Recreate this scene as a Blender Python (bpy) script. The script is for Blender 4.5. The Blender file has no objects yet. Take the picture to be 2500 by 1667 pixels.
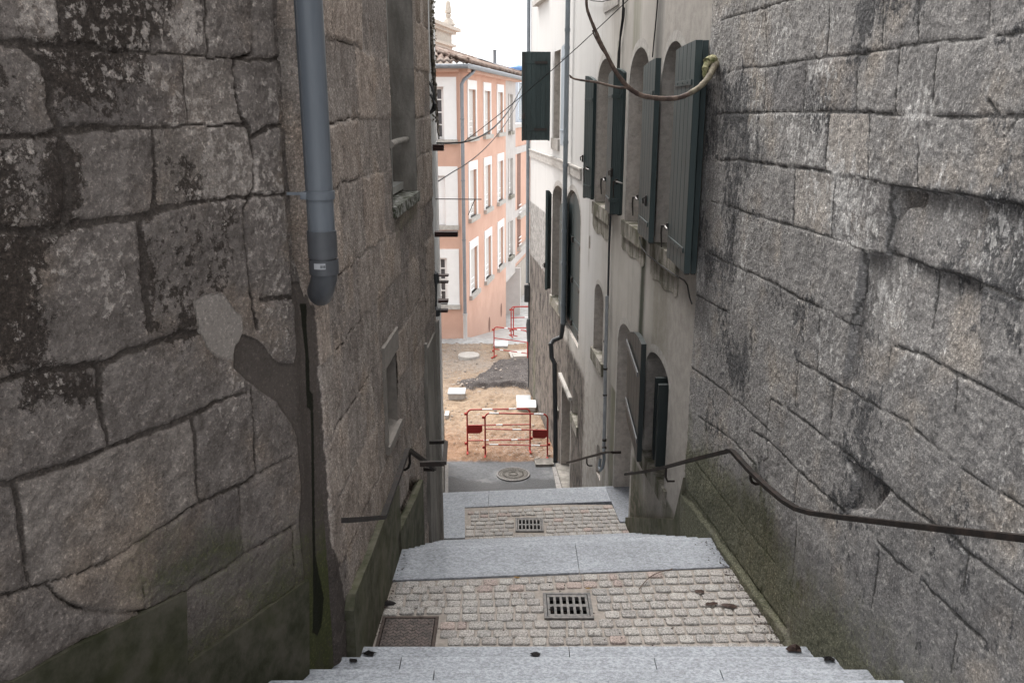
import bpy, bmesh, math, random
import numpy as np
from mathutils import Vector, Matrix
from mathutils.geometry import tessellate_polygon
random.seed(7)
RS = np.random.RandomState(11)
scene = bpy.context.scene
COL = scene.collection

# ------------------------------------------------------------------ camera model
F = 2100.0; CX, CY = 1250.0, 833.5
PITCH = math.radians(15.13)
SP, CP = math.sin(PITCH), math.cos(PITCH)
def ray(u, v):
    a = (u-CX)/F; b = (CY-v)/F
    return Vector((a, CP+b*SP, -SP+b*CP))
def at(u, v, Y):
    d = ray(u, v); return d*(Y/d.y)
def atz(u, v, Z):
    d = ray(u, v); return d*(Z/d.z)
def zoom(x0, y0, k):
    return lambda x, y: (x0+x*k, y0+y*k)
qF = zoom(0, 0, 1.06293)
qA = zoom(0, 0, .5102); qB = zoom(0, 800, .5528)
qC = zoom(700, 0, .35714); qD = zoom(700, 560, .35714)
q5 = zoom(1040, 0, .26794); q6 = zoom(1040, 400, .26794); qS = zoom(1040, 780, .26786)
qE = zoom(1250, 0, .31895); qf = zoom(1260, 400, .31888); qG = zoom(1260, 780, .34435)
qH = zoom(1420, 150, .29973); qI = zoom(1440, 760, .25505)
qK = zoom(1700, 0, .5102); qM = zoom(1650, 780, .56553); qR = zoom(800, 1100, .42517)
qN = zoom(830, 1060, .19135); qT = zoom(1180, 700, .19139); qJ = zoom(1360, 830, .23599)

# ------------------------------------------------------------------ wall frames
class Wall:
    def __init__(s, p, q, side):
        s.O = Vector((p[0], p[1])); d = Vector((q[0]-p[0], q[1]-p[1])); s.L = d.length; s.D = d.normalized()
        s.N = Vector((s.D.y, -s.D.x))*side
    def pt(s, a, z, off=0.0):
        w = s.O+s.D*a+s.N*off
        return Vector((w.x, w.y, z))
    def hit(s, u, v, off=0.0):
        d = ray(u, v); o = s.O+s.N*off
        den = d.x*s.N.x+d.y*s.N.y
        t = (o.x*s.N.x+o.y*s.N.y)/den
        p = Vector((d.x*t, d.y*t))-o
        return (p.dot(s.D), d.z*t)
    def sY(s, Y): return (Y-s.O.y)/s.D.y
CORNER = (-.945, 4.04)
LN = Wall(CORNER, (CORNER[0]+.437, CORNER[1]+1), 1)
LA = Wall(CORNER, (CORNER[0]+.03*4.74, 8.78), 1)
LB = Wall((-.825, 8.80), (-1.335, 15.7), 1)
RN = Wall((1.60+.1*6.14, 0), (1.60-.081, 6.95), -1)
RC = Wall((1.53, 6.95), (.911, 15.8), -1)
RF = Wall((.911, 15.8), (.42, 20.2), -1)
PF = Wall((-12, 25), (-1.466, 25), 1)
PR = Wall((-1.466, 25), (-1.466+.167*11.5, 36.5), 1)
ZL1, ZL2, ZG = -3.26, -4.70, -6.70

# ------------------------------------------------------------------ mesh builder
class MB:
    def __init__(s): s.v = []; s.f = []; s.sm = []
    def add(s, vs, fs, smooth=False):
        n = len(s.v); s.v += [tuple(x) for x in vs]
        for f in fs: s.f.append(tuple(i+n for i in f)); s.sm.append(smooth)
        return s
    def box(s, c, sx, sy, sz, ax=None, bev=0.0):
        X, Y, Z = ax or (Vector((1, 0, 0)), Vector((0, 1, 0)), Vector((0, 0, 1)))
        c = Vector(c)
        if bev <= 0:
            vs = [c+X*(i*sx/2)+Y*(j*sy/2)+Z*(k*sz/2) for k in (-1, 1) for j in (-1, 1) for i in (-1, 1)]
            return s.add(vs, [(0, 2, 3, 1), (4, 5, 7, 6), (0, 1, 5, 4), (2, 6, 7, 3), (0, 4, 6, 2), (1, 3, 7, 5)])
        bm = bmesh.new(); bmesh.ops.create_cube(bm, size=1.0)
        for v in bm.verts: v.co = Vector((v.co.x*sx, v.co.y*sy, v.co.z*sz))
        bmesh.ops.bevel(bm, geom=bm.edges[:], offset=bev, segments=2, affect='EDGES', profile=.6)
        bm.verts.ensure_lookup_table()
        vs = [c+X*v.co.x+Y*v.co.y+Z*v.co.z for v in bm.verts]
        fs = [tuple(v.index for v in f.verts) for f in bm.faces]
        bm.free(); return s.add(vs, fs)
    def prism(s, poly, ext):
        n = len(poly); e = Vector(ext); P = [Vector(p) for p in poly]
        vs = P+[p+e for p in P]
        fs = [(i, (i+1) % n, n+(i+1) % n, n+i) for i in range(n)]
        if n == 4: caps = [(3, 2, 1, 0), (4, 5, 6, 7)]
        else:
            tr = tessellate_polygon([P]); caps = []
            for t in tr: caps += [tuple(t), tuple(n+i for i in reversed(t))]
        return s.add(vs, fs+caps)
    def tube(s, path, r, n=10, closed=False, cap=True):
        P = [Vector(p) for p in path]; m = len(P)
        R = r if isinstance(r, (list, tuple)) else [r]*m
        vs = []; up = None
        for i in range(m):
            t = ((P[(i+1) % m] if (closed or i < m-1) else P[i])-(P[i-1] if (closed or i > 0) else P[i]))
            t = t.normalized() if t.length > 1e-9 else Vector((0, 0, 1))
            if up is None:
                up = Vector((0, 0, 1)) if abs(t.z) < .9 else Vector((0, 1, 0))
            a = t.cross(up)
            if a.length < 1e-6: a = t.cross(Vector((1, 0, 0)))
            a.normalize(); b = a.cross(t); up = b.copy()
            for k in range(n):
                th = 2*math.pi*k/n; vs.append(P[i]+a*(R[i]*math.cos(th))+b*(R[i]*math.sin(th)))
        fs = []
        for i in range(m if closed else m-1):
            j = (i+1) % m
            for k in range(n): fs.append((i*n+k, i*n+(k+1) % n, j*n+(k+1) % n, j*n+k))
        if cap and not closed: fs += [tuple(range(n-1, -1, -1)), tuple((m-1)*n+k for k in range(n))]
        return s.add(vs, fs, True)
    def bar(s, path, w, h, side=None):
        """rectangular section along a path; w sideways, h upward"""
        P = [Vector(p) for p in path]; m = len(P); vs = []
        for i in range(m):
            t = (P[min(i+1, m-1)]-P[max(i-1, 0)]).normalized()
            a = Vector(side).normalized() if side is not None else t.cross(Vector((0, 0, 1))).normalized()
            b = a.cross(t).normalized()
            k = 1.0
            if 0 < i < m-1:
                c = (P[i]-P[i-1]).normalized().dot((P[i+1]-P[i]).normalized()); k = 1/max(.5, math.sqrt((1+c)/2))
            for x, y in ((-1, -1), (1, -1), (1, 1), (-1, 1)): vs.append(P[i]+a*(x*w/2)+b*(y*h/2*k))
        fs = [(i*4+k, i*4+(k+1) % 4, i*4+4+(k+1) % 4, i*4+4+k) for i in range(m-1) for k in range(4)]
        return s.add(vs, fs+[(3, 2, 1, 0), (m*4-4, m*4-3, m*4-2, m*4-1)])
    def lathe(s, c, prof, n=24, ax=None, smooth=True):
        X, Y, Z = ax or (Vector((1, 0, 0)), Vector((0, 1, 0)), Vector((0, 0, 1)))
        c = Vector(c); m = len(prof); vs = []
        for r, h in prof:
            for k in range(n):
                th = 2*math.pi*k/n; vs.append(c+X*(r*math.cos(th))+Y*(r*math.sin(th))+Z*h)
        fs = [(i*n+k, i*n+(k+1) % n, (i+1)*n+(k+1) % n, (i+1)*n+k) for i in range(m-1) for k in range(n)]
        return s.add(vs, fs+[tuple(range(n-1, -1, -1)), tuple((m-1)*n+k for k in range(n))], smooth)
    def build(s, name, m, parent=None, recalc=True, angle=True):
        me = bpy.data.meshes.new(name); me.from_pydata(s.v, [], s.f); me.update()
        if recalc:
            bm = bmesh.new(); bm.from_mesh(me); bmesh.ops.recalc_face_normals(bm, faces=bm.faces[:]); bm.to_mesh(me); bm.free()
        me.polygons.foreach_set('use_smooth', s.sm)
        if any(s.sm) and angle: me.set_sharp_from_angle(angle=math.radians(40))
        if m: me.materials.append(m)
        o = bpy.data.objects.new(name, me); COL.objects.link(o)
        if parent: 
            o.parent = parent
            o.matrix_parent_inverse = Matrix.Translation(-Vector(parent.location))
        return o
def tag(o, label=None, cat=None, group=None, kind=None):
    if label: o['label'] = label
    if cat: o['category'] = cat
    if group: o['group'] = group
    if kind: o['kind'] = kind
    return o
def thing(name, label, cat, loc=(0, 0, 0), group=None):
    o = bpy.data.objects.new(name, None); COL.objects.link(o); o.location = loc; o.empty_display_size = .2
    return tag(o, label, cat, group)

# ------------------------------------------------------------------ numpy noise
def vnoise(x, y, seed):
    xi = np.floor(x).astype(np.int64); yi = np.floor(y).astype(np.int64); xf = x-xi; yf = y-yi
    def h(a, b):
        n = (a*374761393+b*668265263+seed*974711) & 0x7fffffff
        n = ((n ^ (n >> 13))*1274126177) & 0x7fffffff
        return ((n ^ (n >> 16)) & 0xffff)/65535.0
    u = xf*xf*(3-2*xf); w = yf*yf*(3-2*yf)
    return (h(xi, yi)*(1-u)+h(xi+1, yi)*u)*(1-w)+(h(xi, yi+1)*(1-u)+h(xi+1, yi+1)*u)*w
def fbm(x, y, sc, seed, octs=4, rough=.5):
    r = 0; a = 1; t = 0
    for o in range(octs):
        r = r+a*vnoise(x*sc*2**o, y*sc*2**o, seed+o*17); t += a; a *= rough
    return r/t
def sstep(a, b, x):
    t = np.clip((x-a)/(b-a), 0, 1); return t*t*(3-2*t)
def seg_dist(S, Z, lines, cut=.25):
    d = np.full(S.shape, 9.0)
    for ln in lines:
        for (a, b) in zip(ln[:-1], ln[1:]):
            m = (S > min(a[0], b[0])-cut) & (S < max(a[0], b[0])+cut) & (Z > min(a[1], b[1])-cut) & (Z < max(a[1], b[1])+cut)
            if not m.any(): continue
            s, z = S[m], Z[m]; dx, dz = b[0]-a[0], b[1]-a[1]; L = dx*dx+dz*dz+1e-12
            t = np.clip(((s-a[0])*dx+(z-a[1])*dz)/L, 0, 1)
            d[m] = np.minimum(d[m], np.hypot(s-a[0]-t*dx, z-a[1]-t*dz))
    return d
def in_poly(S, Z, poly):
    r = np.zeros(S.shape, bool); n = len(poly)
    for i in range(n):
        (x1, y1), (x2, y2) = poly[i], poly[(i+1) % n]
        c = ((y1 > Z) != (y2 > Z)) & (S < (x2-x1)*(Z-y1)/((y2-y1) if abs(y2-y1) > 1e-9 else 1e-9)+x1)
        r ^= c
    return r
def poly_mask(S, Z, poly, soft=.03):
    d = seg_dist(S, Z, [list(poly)+[poly[0]]], cut=soft*2+.01)
    i = in_poly(S, Z, poly)
    return np.where(i, .5+.5*np.clip(d/soft, 0, 1), .5-.5*np.clip(d/soft, 0, 1))
def labels(free):
    lab = np.full(free.shape, -1, np.int32); k = 0; H, W = free.shape
    fl = free.tolist(); L = lab.tolist()
    for i in range(H):
        for j in range(W):
            if fl[i][j] and L[i][j] < 0:
                st = [(i, j)]; L[i][j] = k
                while st:
                    a, b = st.pop()
                    for c, d in ((a+1, b), (a-1, b), (a, b+1), (a, b-1)):
                        if 0 <= c < H and 0 <= d < W and fl[c][d] and L[c][d] < 0:
                            L[c][d] = k; st.append((c, d))
                k += 1
    return np.array(L), k
def axis(lo, hi, step, before=(), after=()):
    n = max(1, int(round((hi-lo)/step)))
    return np.array(sorted(list(before)+[lo+(hi-lo)*i/n for i in range(n+1)]+list(after)))
def grid_mesh(name, P, attrs, mat, keep=None, back=None, parent=None):
    """P: H x W x 3 points; back: vector to close the body behind"""
    H, W, _ = P.shape
    V = P.reshape(-1, 3)
    I = np.arange(H*W).reshape(H, W)
    Q = np.stack([I[:-1, :-1], I[:-1, 1:], I[1:, 1:], I[1:, :-1]], -1)
    Q = Q[keep] if keep is not None else Q.reshape(-1, 4)
    if back is not None:
        rim = np.concatenate([I[0, :], I[1:, -1], I[-1, -2::-1], I[-2:0:-1, 0]])
        B = V[rim]+np.array(back); nb = len(V); V = np.concatenate([V, B]); m = len(rim)
        r2 = np.roll(rim, -1); b = np.arange(m)+nb; b2 = np.roll(b, -1)
        Q = np.concatenate([Q, np.stack([r2, rim, b, b2], -1)])
        c = [nb, nb+W-1, nb+W-1+H-1, nb+2*(W-1)+H-1]
        Q = np.concatenate([Q, np.array([[c[3], c[2], c[1], c[0]]])])
    me = bpy.data.meshes.new(name)
    me.vertices.add(len(V)); me.vertices.foreach_set('co', np.ascontiguousarray(V, dtype=np.float32).ravel())
    me.loops.add(Q.size); me.loops.foreach_set('vertex_index', np.ascontiguousarray(Q, dtype=np.int32).ravel())
    me.polygons.add(len(Q)); me.polygons.foreach_set('loop_start', np.arange(0, Q.size, 4, dtype=np.int32))
    me.update(calc_edges=True); me.validate()
    me.polygons.foreach_set('use_smooth', np.ones(len(me.polygons), bool))
    me.set_sharp_from_angle(angle=math.radians(65))
    for k, a in attrs.items():
        at_ = me.attributes.new(k, 'FLOAT', 'POINT')
        d = np.zeros(len(V), np.float32); d[:H*W] = a.ravel(); at_.data.foreach_set('value', d)
    if mat: me.materials.append(mat)
    o = bpy.data.objects.new(name, me); COL.objects.link(o)
    if parent: o.parent = parent
    return o

# ------------------------------------------------------------------ materials
class NT:
    def __init__(s, name):
        s.m = bpy.data.materials.new(name); s.m.use_nodes = True; s.t = s.m.node_tree; s.t.nodes.clear()
        s.out = s.t.nodes.new('ShaderNodeOutputMaterial'); s.b = s.t.nodes.new('ShaderNodeBsdfPrincipled')
        s.t.links.new(s.b.outputs[0], s.out.inputs[0])
        g = s.t.nodes.new('ShaderNodeNewGeometry'); s.pos = g.outputs['Position']
        s.b.inputs['Roughness'].default_value = .9
        s.b.inputs['Specular IOR Level'].default_value = .25
    def n(s, typ): return s.t.nodes.new(typ)
    def set(s, sock, v):
        if hasattr(v, 'is_linked') or hasattr(v, 'links'): s.t.links.new(v, sock)
        else:
            if isinstance(v, (tuple, list)) and len(v) == 3 and len(sock.default_value) == 4: v = (*v, 1)
            sock.default_value = v
    def obj(s):
        return s.n('ShaderNodeTexCoord').outputs['Object']
    def scale(s, vec, k):
        n = s.n('ShaderNodeVectorMath'); n.operation = 'MULTIPLY'; s.set(n.inputs[0], vec); n.inputs[1].default_value = k; return n.outputs[0]
    def noise(s, sc, det=6, ro=.6, vec=None, dist=0.0):
        n = s.n('ShaderNodeTexNoise'); s.set(n.inputs['Vector'], vec if vec is not None else s.pos)
        n.inputs['Scale'].default_value = sc; n.inputs['Detail'].default_value = det; n.inputs['Roughness'].default_value = ro
        n.inputs['Distortion'].default_value = dist
        return n.outputs['Fac']
    def voro(s, sc, feature='F1', vec=None):
        n = s.n('ShaderNodeTexVoronoi'); n.feature = feature; s.set(n.inputs['Vector'], vec if vec is not None else s.pos)
        n.inputs['Scale'].default_value = sc; return n.outputs['Distance']
    def mth(s, op, a, b=0.0, c=0.0, clamp=False):
        n = s.n('ShaderNodeMath'); n.operation = op; n.use_clamp = clamp
        s.set(n.inputs[0], a); s.set(n.inputs[1], b)
        if op in ('MULTIPLY_ADD', 'SMOOTH_MIN'): s.set(n.inputs[2], c)
        return n.outputs[0]
    def rng(s, x, a, b, lo=0.0, hi=1.0, smooth=True):
        n = s.n('ShaderNodeMapRange'); n.interpolation_type = 'SMOOTHSTEP' if smooth else 'LINEAR'
        s.set(n.inputs[0], x); n.inputs[1].default_value = a; n.inputs[2].default_value = b
        n.inputs[3].default_value = lo; n.inputs[4].default_value = hi; return n.outputs[0]
    def ramp(s, x, stops):
        n = s.n('ShaderNodeValToRGB'); s.set(n.inputs[0], x); cr = n.color_ramp
        while len(cr.elements) < len(stops): cr.elements.new(.5)
        for e, (p, c) in zip(cr.elements, stops):
            e.position = p; e.color = (*c, 1) if isinstance(c, tuple) else (c, c, c, 1)
        return n.outputs[0]
    def mix(s, f, a, b, blend='MIX'):
        n = s.n('ShaderNodeMix'); n.data_type = 'RGBA'; n.blend_type = blend
        s.set(n.inputs[0], f); s.set(n.inputs[6], a); s.set(n.inputs[7], b); return n.outputs[2]
    def attr(s, name):
        n = s.n('ShaderNodeAttribute'); n.attribute_name = name; return n.outputs['Fac']
    def xyz(s, vec=None):
        n = s.n('ShaderNodeSeparateXYZ'); s.set(n.inputs[0], vec if vec is not None else s.pos); return n.outputs
    def bump(s, h, strength=.5, dist=.01, prev=None):
        n = s.n('ShaderNodeBump'); n.inputs['Strength'].default_value = strength; n.inputs['Distance'].default_value = dist
        s.set(n.inputs['Height'], h)
        if prev is not None: s.set(n.inputs['Normal'], prev)
        return n.outputs[0]
    def done(s, col=None, rough=None, nrm=None, metal=None, spec=None):
        if col is not None: s.set(s.b.inputs['Base Color'], col)
        if rough is not None: s.set(s.b.inputs['Roughness'], rough)
        if nrm is not None: s.set(s.b.inputs['Normal'], nrm)
        if metal is not None: s.b.inputs['Metallic'].default_value = metal
        if spec is not None: s.b.inputs['Specular IOR Level'].default_value = spec
        return s.m
def lin(r, g, b):
    f = lambda c: ((c/255+.055)/1.055)**2.4 if c > 10 else c/255/12.92
    return (f(r), f(g), f(b))
def plain(name, c, rough=.7, metal=0, var=.25, sc=9, bump=.15, grime=None, spec=.3):
    t = NT(name); p = t.pos
    n = t.noise(sc, 7, .65); d = tuple(x*(1-var) for x in c); l = tuple(min(1, x*(1+var)) for x in c)
    col = t.ramp(n, [(.25, d), (.75, l)])
    if grime: col = t.mix(t.rng(t.noise(sc*.6, 8, .7), .52, .72), col, grime)
    nr = t.bump(t.noise(sc*12, 5, .6), bump, .004) if bump else None
    return t.done(col, rough, nr, metal, spec)
M = {}
# ------------------------------------------------------------------ stone materials
def stone_mat(name, c_lo, c_hi, crust_c, mortar_c, cem_c, moss_c=(.035, .042, .012), streak=False, speck=.35, bstr=.8):
    t = NT(name)
    v = t.scale(t.pos, (1, 1, .55)) if streak else t.pos
    n1 = t.noise(9, 9, .68, v); n2 = t.noise(70, 6, .7); n3 = t.noise(2.2, 4, .6); n4 = t.noise(26, 8, .7, v); n5 = t.noise(230, 3, .6)
    base = t.mix(t.rng(n1, .3, .7), c_lo, c_hi)
    tone = t.attr('tone')
    base = t.mix(1.0, base, t.ramp(tone, [(0, (.66, .65, .66)), (.5, (1, .985, .97)), (1, (1.28, 1.19, 1.11))]), 'MULTIPLY')
    base = t.mix(t.rng(n3, .5, .72, 0, .5), base, tuple(x*f for x, f in zip(c_hi, (1.0, .88, .75))))
    # weathering crust, broken up by fine noise
    cb = t.mth('ADD', t.attr('crust'), t.mth('MULTIPLY', t.mth('SUBTRACT', t.mth('ADD', t.mth('MULTIPLY', n4, .62), t.mth('MULTIPLY', n1, .38)), .5), 2.4))
    base = t.mix(t.rng(cb, .43, .60, 0, .92), base, t.mix(n2, tuple(x*.7 for x in crust_c), tuple(x*1.4 for x in crust_c)))
    # pale scabs
    pb = t.mth('ADD', t.attr('pale'), t.mth('MULTIPLY', t.mth('SUBTRACT', n4, .5), 2.2))
    base = t.mix(t.rng(pb, .5, .7, 0, .75), base, tuple(min(1, x*1.5) for x in c_hi))
    base = t.mix(t.mth('MULTIPLY', t.rng(t.attr('mortar'), .25, .8), .85), base, t.mix(n4, tuple(x*.6 for x in mortar_c), mortar_c))
    base = t.mix(t.rng(t.mth('ADD', t.attr('cement'), t.mth('MULTIPLY', t.mth('SUBTRACT', n4, .5), .9)), .38, .62, 0, .94), base, t.mix(t.rng(n3, .3, .7), cem_c, tuple(x*.72 for x in cem_c)))
    base = t.mix(t.rng(t.mth('ADD', t.attr('patch'), t.mth('MULTIPLY', t.mth('SUBTRACT', n4, .5), .5)), .45, .55), base, t.mix(n1, (.23, .205, .185), (.31, .28, .255)))
    mb = t.mth('ADD', t.attr('moss'), t.mth('MULTIPLY', t.mth('SUBTRACT', t.mth('ADD', t.mth('MULTIPLY', n1, .6), t.mth('MULTIPLY', n2, .4)), .5), 1.6))
    base = t.mix(t.rng(mb, .35, .85, 0, .8), base, t.mix(n2, moss_c, tuple(x*2.2 for x in moss_c)))
    wb = t.mth('ADD', t.attr('wet'), t.mth('MULTIPLY', t.mth('SUBTRACT', n4, .5), .5))
    base = t.mix(t.rng(wb, .4, .7, 0, .93), base, (.012, .013, .008))  # wet stains and dark joints, plus the painted shade beside the drainpipe
    # grain speckle
    base = t.mix(t.rng(n2, .44, .35, 0, .42), base, t.mix(1.0, base, (.42, .42, .42), 'MULTIPLY'))
    base = t.mix(t.rng(n2, .55, .64, 0, .48), base, t.mix(1.0, base, (2.1, 2.05, 2.0), 'MULTIPLY'))
    sp = t.mth('ADD', t.mth('MULTIPLY', n2, .5), t.mth('MULTIPLY', n5, .5))
    base = t.mix(t.mth('MULTIPLY', t.rng(n3, .25, .65, .35, 1), t.mth('SUBTRACT', 1.0, t.mth('MULTIPLY', t.mth('MAXIMUM', t.attr('cement'), t.attr('patch'), clamp=True), .75))), base, t.ramp(sp, [(.36, (1-speck*1.3,)*3), (.5, (1, 1, 1)), (.64, (1+speck*1.5,)*3)]), 'MULTIPLY')
    smooth = t.mth('SUBTRACT', 1.0, t.mth('MULTIPLY', t.mth('MAXIMUM', t.attr('cement'), t.attr('patch'), clamp=True), .8))
    hh = t.mth('MULTIPLY', t.mth('ADD', t.mth('ADD', t.mth('MULTIPLY', n2, .6), t.mth('MULTIPLY', n4, .9)), t.mth('MULTIPLY', n5, .25)), smooth)
    return t.done(base, .93, t.bump(hh, bstr, .022), spec=.15)

STD = ('tone', 'crust', 'pale', 'mortar', 'cement', 'patch', 'moss', 'wet')
def px(wall, q, pts, off=0.0): return [wall.hit(*q(x, y), off) for x, y in pts]

# ---------------- near left wall
sv = axis(-1.80, .02, .0085, before=[-9, -6, -4, -3, -2.4, -2.0])
zv = axis(-3.05, .62, .0085, before=[-4.5, -3.6], after=[.9, 1.5, 2.5, 3.6])
S, Z = np.meshgrid(sv, zv)
jA = [[(-400, 190), (0, 205), (150, 215), (330, 225), (520, 240), (700, 250), (860, 262), (980, 275), (1125, 272)],
      [(1205, -300), (1205, 0), (1215, 120), (1212, 260), (1130, 280), (1125, 340), (1140, 420), (1160, 560), (1195, 620), (1215, 720), (1222, 900), (1200, 945), (1165, 1000), (1175, 1150), (1190, 1300), (1200, 1400), (1235, 1568)],
      [(-400, 660), (0, 655), (150, 650), (300, 635), (450, 610), (600, 610), (720, 620), (870, 600), (1000, 605), (1125, 595), (1180, 600)],
      [(-400, 1100), (0, 1100), (150, 1105), (240, 1120), (370, 1070), (560, 1050), (720, 1030), (760, 1000), (930, 970), (1110, 945), (1200, 940)],
      [(660, 1040), (668, 1120), (690, 1250), (690, 1400), (715, 1568)],
      [(285, -200), (290, 100), (310, 220)], [(985, -200), (985, 100), (990, 265)],
      [(95, 215), (200, 290), (238, 400), (245, 520), (300, 630)], [(868, 270), (880, 380), (895, 500), (905, 600)],
      [(300, 680), (320, 850), (315, 1000), (310, 1090)], [(735, 620), (742, 760), (740, 900), (735, 1010)],
      [(1140, 275), (1200, 290), (1340, 285), (1440, 280)], [(1215, 660), (1290, 610), (1360, 600), (1450, 605)], [(1205, 940), (1300, 935), (1440, 925)],
      [(1250, 1430), (1380, 1425), (1430, 1415)]]
jB = [[(-300, 290), (0, 235), (120, 205), (250, 180), (370, 170), (450, 165), (560, 110), (700, 60), (880, 10)],
      [(-300, 760), (0, 690), (150, 650), (250, 620), (370, 585), (480, 530), (590, 490), (700, 450), (860, 380), (1000, 310), (1090, 285)],
      [(440, 170), (445, 330), (480, 530)], [(850, 385), (865, 560), (880, 765)],
      [(-300, 1260), (20, 1180), (200, 1130), (340, 1085), (520, 1010), (700, 890), (880, 770), (1000, 720), (1075, 690), (1130, 650), (1290, 565)],
      [(60, 680), (95, 900), (125, 1140)], [(1065, 690), (1070, 850), (1080, 1000)],
      [(640, 1250), (820, 1165), (960, 1080), (1080, 1000), (1200, 930), (1300, 870)],
      [(200, 1130), (250, 1185), (350, 1240), (500, 1260), (640, 1250)],
      [(1108, 270), (1125, 420), (1135, 640)], [(1290, 870), (1300, 980), (1310, 1110)], [(620, 940), (640, 1250)], [(-300, 1600), (60, 1560), (300, 1420), (640, 1250)]]
LJ = [px(LN, qA, l) for l in jA]+[px(LN, qB, l) for l in jB]
wob = (fbm(S, Z, 14, 3, 4, .6)-.5)*.022
dj = seg_dist(S+wob, Z+(fbm(S, Z, 14, 8, 4, .6)-.5)*.022, LJ)
lab, k = labels(dj > .010)
rt = RS.rand(k+1); rh = RS.rand(k+1)
tone = np.where(lab >= 0, rt[lab], .4); ofs = np.where(lab >= 0, rh[lab], .3)
upper = sstep(-2.0, -1.2, Z)          # wide soft mortar high up, tight joints low down
jw = .0042+.032*upper*np.clip(fbm(S, Z, 3.2, 31, 4)-.28, 0, 1)
mort = (1-sstep(jw*.45, jw*1.15, dj))*np.maximum(upper, sstep(.22, .5, fbm(S, Z, 5, 83, 3)))
zone_quoin = sstep(-.42, -.36, S)
h = (ofs-.5)*.012*sstep(.0, .03, dj)-.010*mort*(.5+fbm(S, Z, 4, 29, 2))+(fbm(S, Z, 9, 5, 5, .6)-.5)*.020+(fbm(S, Z, 40, 6, 4, .7)-.5)*.014
crust = .12+.95*sstep(-1.5, -.5, Z)*(fbm(S, Z, 2.6, 51, 4)-.28)+.22*mort*upper
for poly, wgt in [([(290, -300), (590, -300), (600, 0), (720, 60), (760, 170), (700, 235), (400, 222), (300, 150)], .55), ([(100, 150), (320, 180), (330, 250), (200, 270)], .5),
                  ([(230, 290), (480, 270), (560, 320), (700, 290), (740, 420), (680, 520), (500, 560), (300, 540), (240, 400)], .32),
                  ([(255, 700), (390, 720), (370, 1100), (200, 1140), (240, 1000)], .6), ([(-300, 1140), (240, 1150), (200, 1300), (120, 1568), (-300, 1568)], .38),
                  ([(820, 700), (960, 720), (960, 950), (820, 940)], .35), ([(740, -300), (800, -300), (860, 250), (780, 240)], .4), ([(900, -300), (985, -300), (985, 150), (930, 150)], .35),
                  ([(700, 620), (800, 640), (790, 1000), (700, 1020)], .3), ([(1000, -300), (1200, -300), (1200, 260), (1080, 240)], .25), ([(640, 1060), (740, 1060), (760, 1568), (690, 1568)], .3)]:
    crust = crust+wgt*poly_mask(S, Z, px(LN, qA, poly), .05)
for poly, wgt in [([(50, 150), (420, 170), (450, 330), (120, 330)], .4), ([(-200, -60), (260, -60), (140, 130), (-200, 200)], .38), ([(640, -60), (880, -60), (860, 60), (620, 100)], .22)]:
    crust = crust+wgt*poly_mask(S, Z, px(LN, qB, poly), .05)
pale = .16+.75*(fbm(S, Z, 3.4, 71, 4)-.28)*sstep(-1.9, -1.0, Z)+zone_quoin*.05
pale = pale+.24*poly_mask(S, Z, px(LN, qA, [(400, 360), (560, 370), (560, 520), (420, 500)]), .03)+.24*poly_mask(S, Z, px(LN, qA, [(800, 0), (940, 10), (950, 220), (820, 190)]), .03)+.2*poly_mask(S, Z, px(LN, qA, [(-300, -200), (260, -200), (250, 170), (-300, 180)]), .04)
q4 = zoom(550, 650, .22318)
cem = poly_mask(S, Z, px(LN, q4, [(170, 740), (340, 790), (430, 880), (520, 1000), (600, 1060), (750, 1060), (790, 900), (775, 450), (740, 380), (760, 180), (1200, 180), (1200, 1700), (700, 1700), (560, 1480), (450, 1420), (300, 1300), (230, 1250), (90, 1110), (90, 900)]), .012)
cem = np.maximum(cem, poly_mask(S, Z, px(LN, qB, [(1310, 480), (1330, 700), (1320, 870), (1345, 1110), (1350, 1600), (1700, 1600), (1700, 300), (1230, 300)]), .012))
cem = np.maximum(cem, .8*poly_mask(S, Z, px(LN, qF, [(640, 1480), (700, 1440), (760, 1460), (860, 1568), (560, 1640)]), .03))
patch = poly_mask(S, Z, px(LN, q4, [(-370, 380), (-250, 300), (-40, 290), (110, 495), (170, 530), (195, 700), (140, 830), (95, 870), (70, 1040), (0, 1010), (-100, 1000), (-210, 900), (-300, 700)]), .006)
cem = cem*(1-patch)
h = h*(1-.8*np.maximum(cem, patch))+.006*patch-.006*cem
# hollow behind the rainwater pipe
gl, _ = LN.hit(690, 500); gl2, _ = LN.hit(735, 500)
hollow = sstep(gl, gl2, S)
zc = LN.hit(770, 740)[1]
h = h-hollow*(.035+.055*sstep(zc-.05, zc+.25, Z))
wet = .85*poly_mask(S, Z, px(LN, q4, [(890, 410), (970, 410), (970, 700), (1000, 1100), (1005, 1568), (960, 1568), (945, 1000), (900, 560)]), .012)
wet = wet+.85*poly_mask(S, Z, px(LN, zoom(700, 1300, .23400), [(312, -1450), (350, -1450), (365, -400), (370, 250), (460, 700), (430, 1000), (360, 1100), (270, 1050), (300, 600), (320, 200), (325, -400)]), .014)
wet = wet+.45*poly_mask(S, Z, px(LN, qA, [(1310, -300), (1420, -300), (1450, 900), (1400, 880), (1340, 590)]), .06)  # shade of the pipe hollow painted dark, carried in the wet mask
dk = seg_dist(S, Z, LJ[1:2]+[px(LN, qB, [(1108, 270), (1125, 420), (1135, 640)])])
h = h-.018*(1-sstep(.003, .010, dk)); wet = wet+.7*(1-sstep(.002, .006, dk))
crk = seg_dist(S, Z, [px(LN, qB, l) for l in jB[4:5]+jB[6:9]])
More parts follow.
